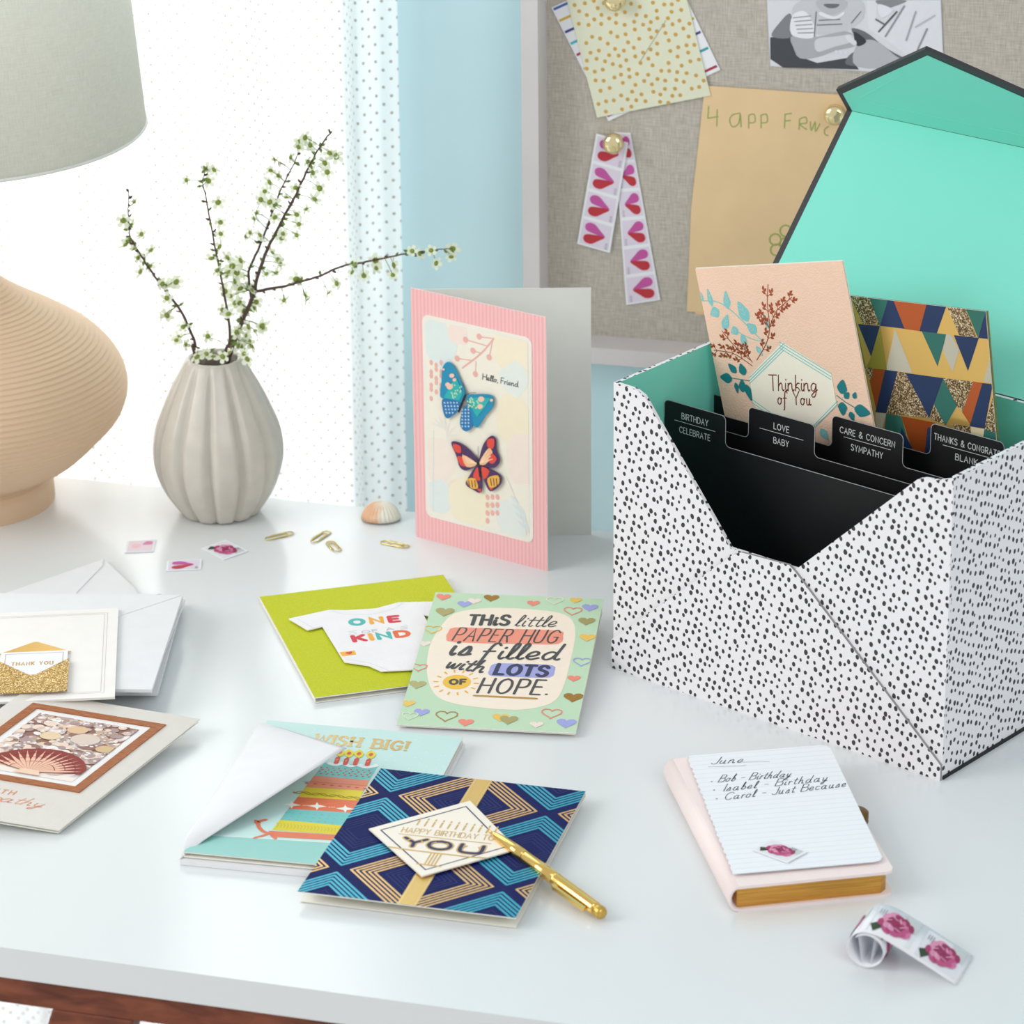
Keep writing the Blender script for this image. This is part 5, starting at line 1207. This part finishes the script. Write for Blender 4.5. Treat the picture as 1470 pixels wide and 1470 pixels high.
# ---- pile of envelopes and the thank-you card on top
def env_fr(tl, tr, bl, z): return quadfr(tl, tr, bl, z)
e_tr = zs8(940, 232); e_br = zs8(725, 715)
Ze = .86
A = onz(e_tr, Ze); Bq = onz(e_br, Ze); v = (A-Bq); EH = v.length; v.normalize(); u = onz(e_tr, Ze)-onz((0, 857), Ze); u.normalize()
u = (u+Vector((v.y, -v.x, 0))).normalized(); v = Vector((-u.y, u.x, 0)); EW = 7.25
names_ = ['topmost', 'second from the top', 'third from the top', 'fourth from the top', 'fifth from the top', 'lowest']
def envelope(cor, rot, z, label, flap_open=False, eh=None):
    eh = eh or EH
    uu = (Matrix.Rotation(rot, 3, 'Z') @ u); vv = (Matrix.Rotation(rot, 3, 'Z') @ v)
    Fe = Fr(cor-uu*EW-vv*eh, uu, vv); Fe.o.z = z
    th = T('envelope', label, 'envelope', Fe(EW/2, eh/2, -.09), 'pile of white envelopes')
    m = MB(); box(m, Fe, 0, 0, -.09, EW, eh, 0, envm); m.build('body', th, bevel=.02)
    m = MB()
    if flap_open:
        f2 = Fr(Fe(0, eh, 0), uu, (vv*.97+KZ*.26)); prism(m, f2, [(0, 0), (EW, 0), (EW*.56, 2.3), (EW*.5, 2.42), (EW*.44, 2.3)], -.008, .008, envm)
    else: prism(m, Fe, [(0.02, eh-.02), (EW*.47, eh*.46), (EW*.53, eh*.46), (EW-.02, eh-.02)], .0, .016, envm)
    m.build('flap', th); return Fe
c0 = A.copy()
offs = [(0, 0, 0), (-.62, .42, .035), (-.05, .5, -.02), (-.15, .75, .01), (-.02, .9, -.03), (-.1, 1.15, .02)]
for k in range(5, -1, -1):
    dx, dy, r = offs[k]
    envelope(c0+Vector((dx, dy, 0)), r, Ze-.005-.125*k if k else Ze, 'white envelope, %s in the pile under the thank-you card' % names_[k])
zc3 = Ze-.125*6-.01
# open-flapped envelope behind the pile, flap pointing away
PkA = onz(zs8(535, 45), .5)
uu = Vector((math.cos(.10), math.sin(.10), 0)); vv = Vector((-math.sin(.10), math.cos(.10), 0))
th = T('envelope', 'white envelope at the back of the pile, its pointed corner turned up', 'envelope', c0+Vector((-3.2, .2, -Ze)))
rc = onz(zs8(690, 190), .12); lcn = onz(zs8(-60, 250), .12); pkn = onz(zs8(535, 45), .12)
m = MB(); Fz = Fr((0, 0, 0), (1, 0, 0), (0, 1, 0)); prism(m, Fz, [(lcn.x, lcn.y), (rc.x+.5, rc.y-1.6), (rc.x, rc.y), (pkn.x, pkn.y)], .06, .12, envm); m.build('body', th)
a1 = onz(zs8(535, 45), .14); a2 = onz(zs8(525, 80), .15); a3 = onz(zs8(395, 215), .15); a4 = onz(zs8(-40, 245), .15)
m = MB(); prism(m, Fz, [(a1.x, a1.y), (a4.x, a4.y), (a3.x, a3.y-.5), (a3.x, a3.y), (a2.x, a2.y)], .121, .15, envm); m.build('flap', th)
# thank-you card
ZT = Ze+.10
F, w, h = quadfr((-60, 884.5), zs8(610, 297), (-60+1, 1020), ZT)
A = onz(zs8(610, 297), ZT); Bq = onz((171.8, 1003), ZT); v_ = (A-Bq).normalized(); u_ = (A-onz((0, 878.5), ZT)).normalized(); u_ = (u_+Vector((v_.y, -v_.x, 0))).normalized(); v_ = Vector((-u_.y, u_.x, 0)); w, h = 5.4, 5.6
F = Fr(A-u_*w-v_*h, u_, v_)
ivory = mat('ivory_card', (242, 238, 234), .6)
th = T('greeting_card', 'ivory thank-you card with a gold glitter envelope, lying on the envelope pile', 'greeting card', F(w/2, h/2, -.07))
m = MB(); box(m, F, 0, 0, -.03, w, h, 0, ivory); m.build('front_panel', th)
m = MB(); box(m, F, 0.02, 0.02, -.075, w, h-.01, -.04, creamp); m.build('back_panel', th)
L = lambda X, Y: F.L(zs8(X, Y)); ar = Art(F, 0); gl = ink((206, 196, 190), .4)
for e in (.28, .36): ar.stroke([(e, e), (w-e, e), (w-e, h-e), (e, h-e)], .014, gl, closed=True)
ar.build('print', th)
xr_, yt_, yb_ = L(358, 575)[0], L(358, 575)[1], L(358, 740)[1]
cxm = L(168, 660)[0]; xl_ = 2*cxm-xr_
m = MB(); prism(m, F, [(cxm-.95, yt_+.55), (cxm+.95, yt_+.55), (cxm+.05, yt_+1.25), (cxm-.05, yt_+1.25)], .03, .05, foil); m.build('envelope_flap', th)
m = MB(); cy1 = L(165, 535)[1]; prism(m, F, [(xl_+.05, yb_+.1), (xr_-.05, yb_+.1), (xr_-.05, cy1), (xl_+.05, cy1)], .055, .075, mat('lilac_white', (240, 240, 250), .6)); lt = m.build('note', th)
ar = Art(F, .075); ar.stroke([(xl_+.17, yb_+.2), (xr_-.17, yb_+.2), (xr_-.17, cy1-.12), (xl_+.17, cy1-.12)], .02, (202, 176, 130), closed=True)
ar.text('THANK YOU', L(60, 608), L(272, 600), .19, ink((206, 170, 100), .4, .3), w=.035, sp=.45); ar.build('print', lt)
gg = glitter('gold_glitter', [(150, 110, 40), (196, 154, 70), (226, 190, 110), (250, 232, 180), (172, 130, 56)], 1500, .4)
m = MB(); prism(m, F, [(xl_, yb_), (xr_, yb_), (xr_, yt_), (cxm+.08, L(168, 662)[1]), (cxm-.08, L(168, 662)[1]), (xl_, yt_)], .08, .12, gg); m.build('glitter_pocket', th)

# ================================================================== NOTEBOOK, PAPER, STAMPS
zn = zz(3.973, 930, 1050); NZ_ = .66
blk = onz(zn(520, 885), NZ_); brk = onz(zn(1412, 800), NZ_); tlk = onz(zn(150, 190), NZ_)
u_ = (brk-blk).normalized(); v_ = (tlk-blk).normalized(); v_ = (v_+Vector((-u_.y, u_.x, 0))).normalized(); u_ = Vector((v_.y, -v_.x, 0))
NW = (brk-blk).length; NH = 6.75
F = Fr(Vector((blk.x, blk.y, 0)), u_, v_)
nb = T('notebook', 'blush pink notebook with gilded page edges and a brass clasp', 'notebook', F(NW/2, NH/2, 0))
blush = mat('blush_leatherette', (247, 231, 227), .55, vary=.02, bump=.2, bscale=500)
gilt = bpy.data.materials.new('gilded_pages'); gilt.use_nodes = True; q = NT(gilt); b = gilt.node_tree.nodes['Principled BSDF']; b.inputs['Metallic'].default_value = .7; b.inputs['Roughness'].default_value = .4
tc = q.n('ShaderNodeTexCoord'); mp = q.n('ShaderNodeMapping'); mp.inputs['Scale'].default_value = (30, 30, 4000); q.l(tc.outputs['Object'], mp.inputs[0]); nz = q.n('ShaderNodeTexNoise'); nz.inputs['Scale'].default_value = 1; q.l(mp.outputs[0], nz.inputs['Vector'])
rp = q.n('ShaderNodeValToRGB'); rp.color_ramp.elements[0].color = rgb((176, 122, 44)); rp.color_ramp.elements[1].color = rgb((226, 172, 84)); rp.color_ramp.elements[0].position = .3; rp.color_ramp.elements[1].position = .7; q.l(nz.outputs['Fac'], rp.inputs[0]); q.l(rp.outputs[0], b.inputs['Base Color'])
def rr(x0, y0, x1, y1, r): return rrect(x0, y0, x1, y1, r)
m = MB(); prism(m, F, [(0, 0)]+[p for p in rr(-.0, 0, NW, NH, .2)[0:6]][::1]+[(0, NH)] if False else [(0, 0), (NW-.2, 0), (NW-.06, .06), (NW, .2), (NW, NH-.2), (NW-.06, NH-.06), (NW-.2, NH), (0, NH)], NZ_-.07, NZ_, blush); m.build('front_cover', nb, bevel=.025)
m = MB(); prism(m, F, [(0, 0), (NW-.2, 0), (NW-.06, .06), (NW, .2), (NW, NH-.2), (NW-.06, NH-.06), (NW-.2, NH), (0, NH)], 0, .07, blush); m.build('back_cover', nb, bevel=.025)
m = MB(); prism(m, F, [(-.02, .1), (NW-.3, .1), (NW-.14, .26), (NW-.14, NH-.26), (NW-.3, NH-.1), (-.02, NH-.1)], .07, NZ_-.07, gilt); m.build('page_block', nb)
m = MB(); vs = []; fs = []; K = 12
for y in (0, NH):
    for k in range(K+1):
        a = math.pi/2+math.pi*k/K; vs.append(F(.0+.24*math.cos(a), y, NZ_/2+NZ_/2*math.sin(a)))
    for k in range(K+1):
        a = math.pi/2+math.pi*k/K; vs.append(F(.0+.17*math.cos(a), y, NZ_/2+(NZ_/2-.07)*math.sin(a)))
n_ = K+1
for k in range(K): fs += [[k, k+1, 2*n_+k+1, 2*n_+k], [n_+k, 3*n_+k, 3*n_+k+1, n_+k+1], [k, n_+k, n_+k+1, k+1], [2*n_+k, 2*n_+k+1, 3*n_+k+1, 3*n_+k]]
m.add(vs, fs, blush, smooth=True); m.build('spine', nb)
cp_ = F.L((1246, 1172), .35)
m = MB(); lathe(m, F.off(NW+.02, cp_[1], .0), [(.28, .22), (.3, .25), (.3, .50), (.24, .55)], mat('antique_brass', (120, 92, 50), .35, .9), 28); m.build('clasp', nb)
# torn lined sheet lying on the notebook
FT_ = yawfr(4.125, 79.431, .116, 6.304, NZ_+.05)
A = onz((982, 1086), NZ_+.06); Bq = onz((1272, 1242), NZ_+.06); Cq = onz((1048, 1256), NZ_+.06); Dq = onz((1200, 1063), NZ_+.06)
v_ = (A-Cq); h = v_.length; u_ = Dq-A; w = (Bq-Cq).length; F = Fr(Cq, (u_.normalized()+(Bq-Cq).normalized()), v_, (0, 0, 1))
linem = bpy.data.materials.new('ruled_paper'); linem.use_nodes = True; q = NT(linem); b = linem.node_tree.nodes['Principled BSDF']; b.inputs['Roughness'].default_value = .7
uv = q.n('ShaderNodeUVMap'); sx = q.n('ShaderNodeSeparateXYZ'); q.l(uv.outputs[0], sx.inputs[0]); fr = q.m('FRACT', q.m('DIVIDE', sx.outputs[1], .235)); ms = q.m('LESS_THAN', fr, .1)
c = q.n('ShaderNodeMix', data_type='RGBA'); c.inputs[6].default_value = rgb((240, 244, 248)); c.inputs[7].default_value = rgb((224, 231, 237)); q.l(ms, c.inputs[0]); q.l(c.outputs[2], b.inputs['Base Color'])
sheet = T('note_sheet', 'torn ruled sheet with a handwritten June list, lying on the pink notebook', 'paper', F(w/2, h/2, 0))
rnd = random.Random(2); pts = [(0.04, 0), (w-.25, 0), (w-.08, .06), (w, .22), (w, h-.22), (w-.08, h-.06), (w-.25, h), (.12, h)]
for k in range(1, 44): pts.append((.07+(.02 if k % 2 else -.02)+rnd.uniform(-.012, .012), h-h*k/44))
m = MB(); prism(m, F, pts, 0, .012, linem); m.build('sheet', sheet)
L = lambda X, Y: F.L(zn(X, Y)); ar = Art(F, .012); ik = (66, 70, 86)
ar.text('June', L(358, 190), L(535, 180), .36, ik, w=.024, slant=.5, sp=.2)
ar.stroke([L(345, 205), L(560, 198)], .014, (130, 134, 146)); ar.stroke([L(540, 178), L(695, 176)], .012, (130, 134, 146))
ar.text('Bob - Birthday', L(400, 293), L(810, 262), .36, ik, w=.022, slant=.5, sp=.2); ar.stroke([L(362, 290), L(366, 289)], .035, ik)
ar.text('Isabel - Birthday', L(432, 345), L(1020, 285), .36, ik, w=.022, slant=.5, sp=.22); ar.stroke([L(376, 338), L(380, 337)], .035, ik)
ar.text('Carol - Just Because', L(435, 395), L(1125, 318), .36, ik, w=.022, slant=.5, sp=.2); ar.stroke([L(390, 388), L(396, 387)], .03, ik)
ar.build('print', sheet)
loose(zn(705, 610), zn(910, 685), zn(590, 672), 'stamp with a pink rose lying on the ruled sheet', 'rose', NZ_+.11)
# coil of stamps
e1 = onz(zz(6.391, 1200, 1290)(1100, 785), .05)
wv = Vector((.385, .92, 0)).normalized(); tv = Vector((wv.y, -wv.x, 0)); SWd = 1.38
prof = [(0, .03), (-.3, .185), (-.6, .335), (-1.2, .625), (-1.5, .76), (-1.8, .885)]
ccx, ccz, rad = -2.08, .47, .455
for k in range(0, 24): a = math.radians(78+k*18); r_ = rad-.0035*k; prof.append((ccx+r_*math.cos(a), ccz+r_*math.sin(a)))
prof = [tuple(p) for p in smoothpts(prof, 3)]
arcl = [0]
for i in range(1, len(prof)): arcl.append(arcl[-1]+math.dist(prof[i], prof[i-1]))
def SC(x, y, z=0.0):     # x: across the strip, y: along it
    y = max(0, min(arcl[-1]-1e-4, y)); i = max(k for k in range(len(arcl)) if arcl[k] <= y); i = min(i, len(prof)-2)
    t_ = (y-arcl[i])/(arcl[i+1]-arcl[i]); a, b_ = prof[i], prof[i+1]; d = Vector((b_[0]-a[0], b_[1]-a[1])).normalized()
    n = Vector((d.y, -d.x)); px_, pz_ = a[0]+(b_[0]-a[0])*t_+n.x*z, a[1]+(b_[1]-a[1])*t_+n.y*z
    return e1+tv*px_+wv*x+Vector((0, 0, pz_-.05))
th = T('stamp_roll', 'curled strip of pink rose stamps at the front right of the desk', 'stamp roll', e1+tv*-1.5+wv*.5+Vector((0, 0, -.05)))
m = MB(); vs = []; uvq = []
for i in range(len(prof)):
    for x in (0, SWd): vs.append(SC(x, arcl[i], 0))
m.add(vs, [[2*i, 2*i+2, 2*i+3, 2*i+1] for i in range(len(prof)-1)], wp, smooth=True); m.build('backing', th, solid=.015)
class SF:
    def __init__(s, y0): s.y0 = y0
    def __call__(s, x, y, z): return SC(SWd-x if False else x, s.y0+y, z+.017)
for k in range(4):
    y0 = .03+k*1.2
    # picture: upright direction across the strip; subdivide by using small shapes
    ar = Art(SF(y0), 0.0, clip=(0.01, 0, SWd-.01, 1.19)); ar.st = .003
    w_ = SWd; h_ = 1.18
    class W: pass
    _poly = ar.poly
    def rosemap(pts): return [(p[1]*w_/h_*1.0, h_-p[0]*h_/w_) for p in pts]
    ar.poly = lambda pts, mm, f=_poly: f(rosemap(pts), mm)
    rose(ar, w_, h_)
    ar.build('stamp', th)
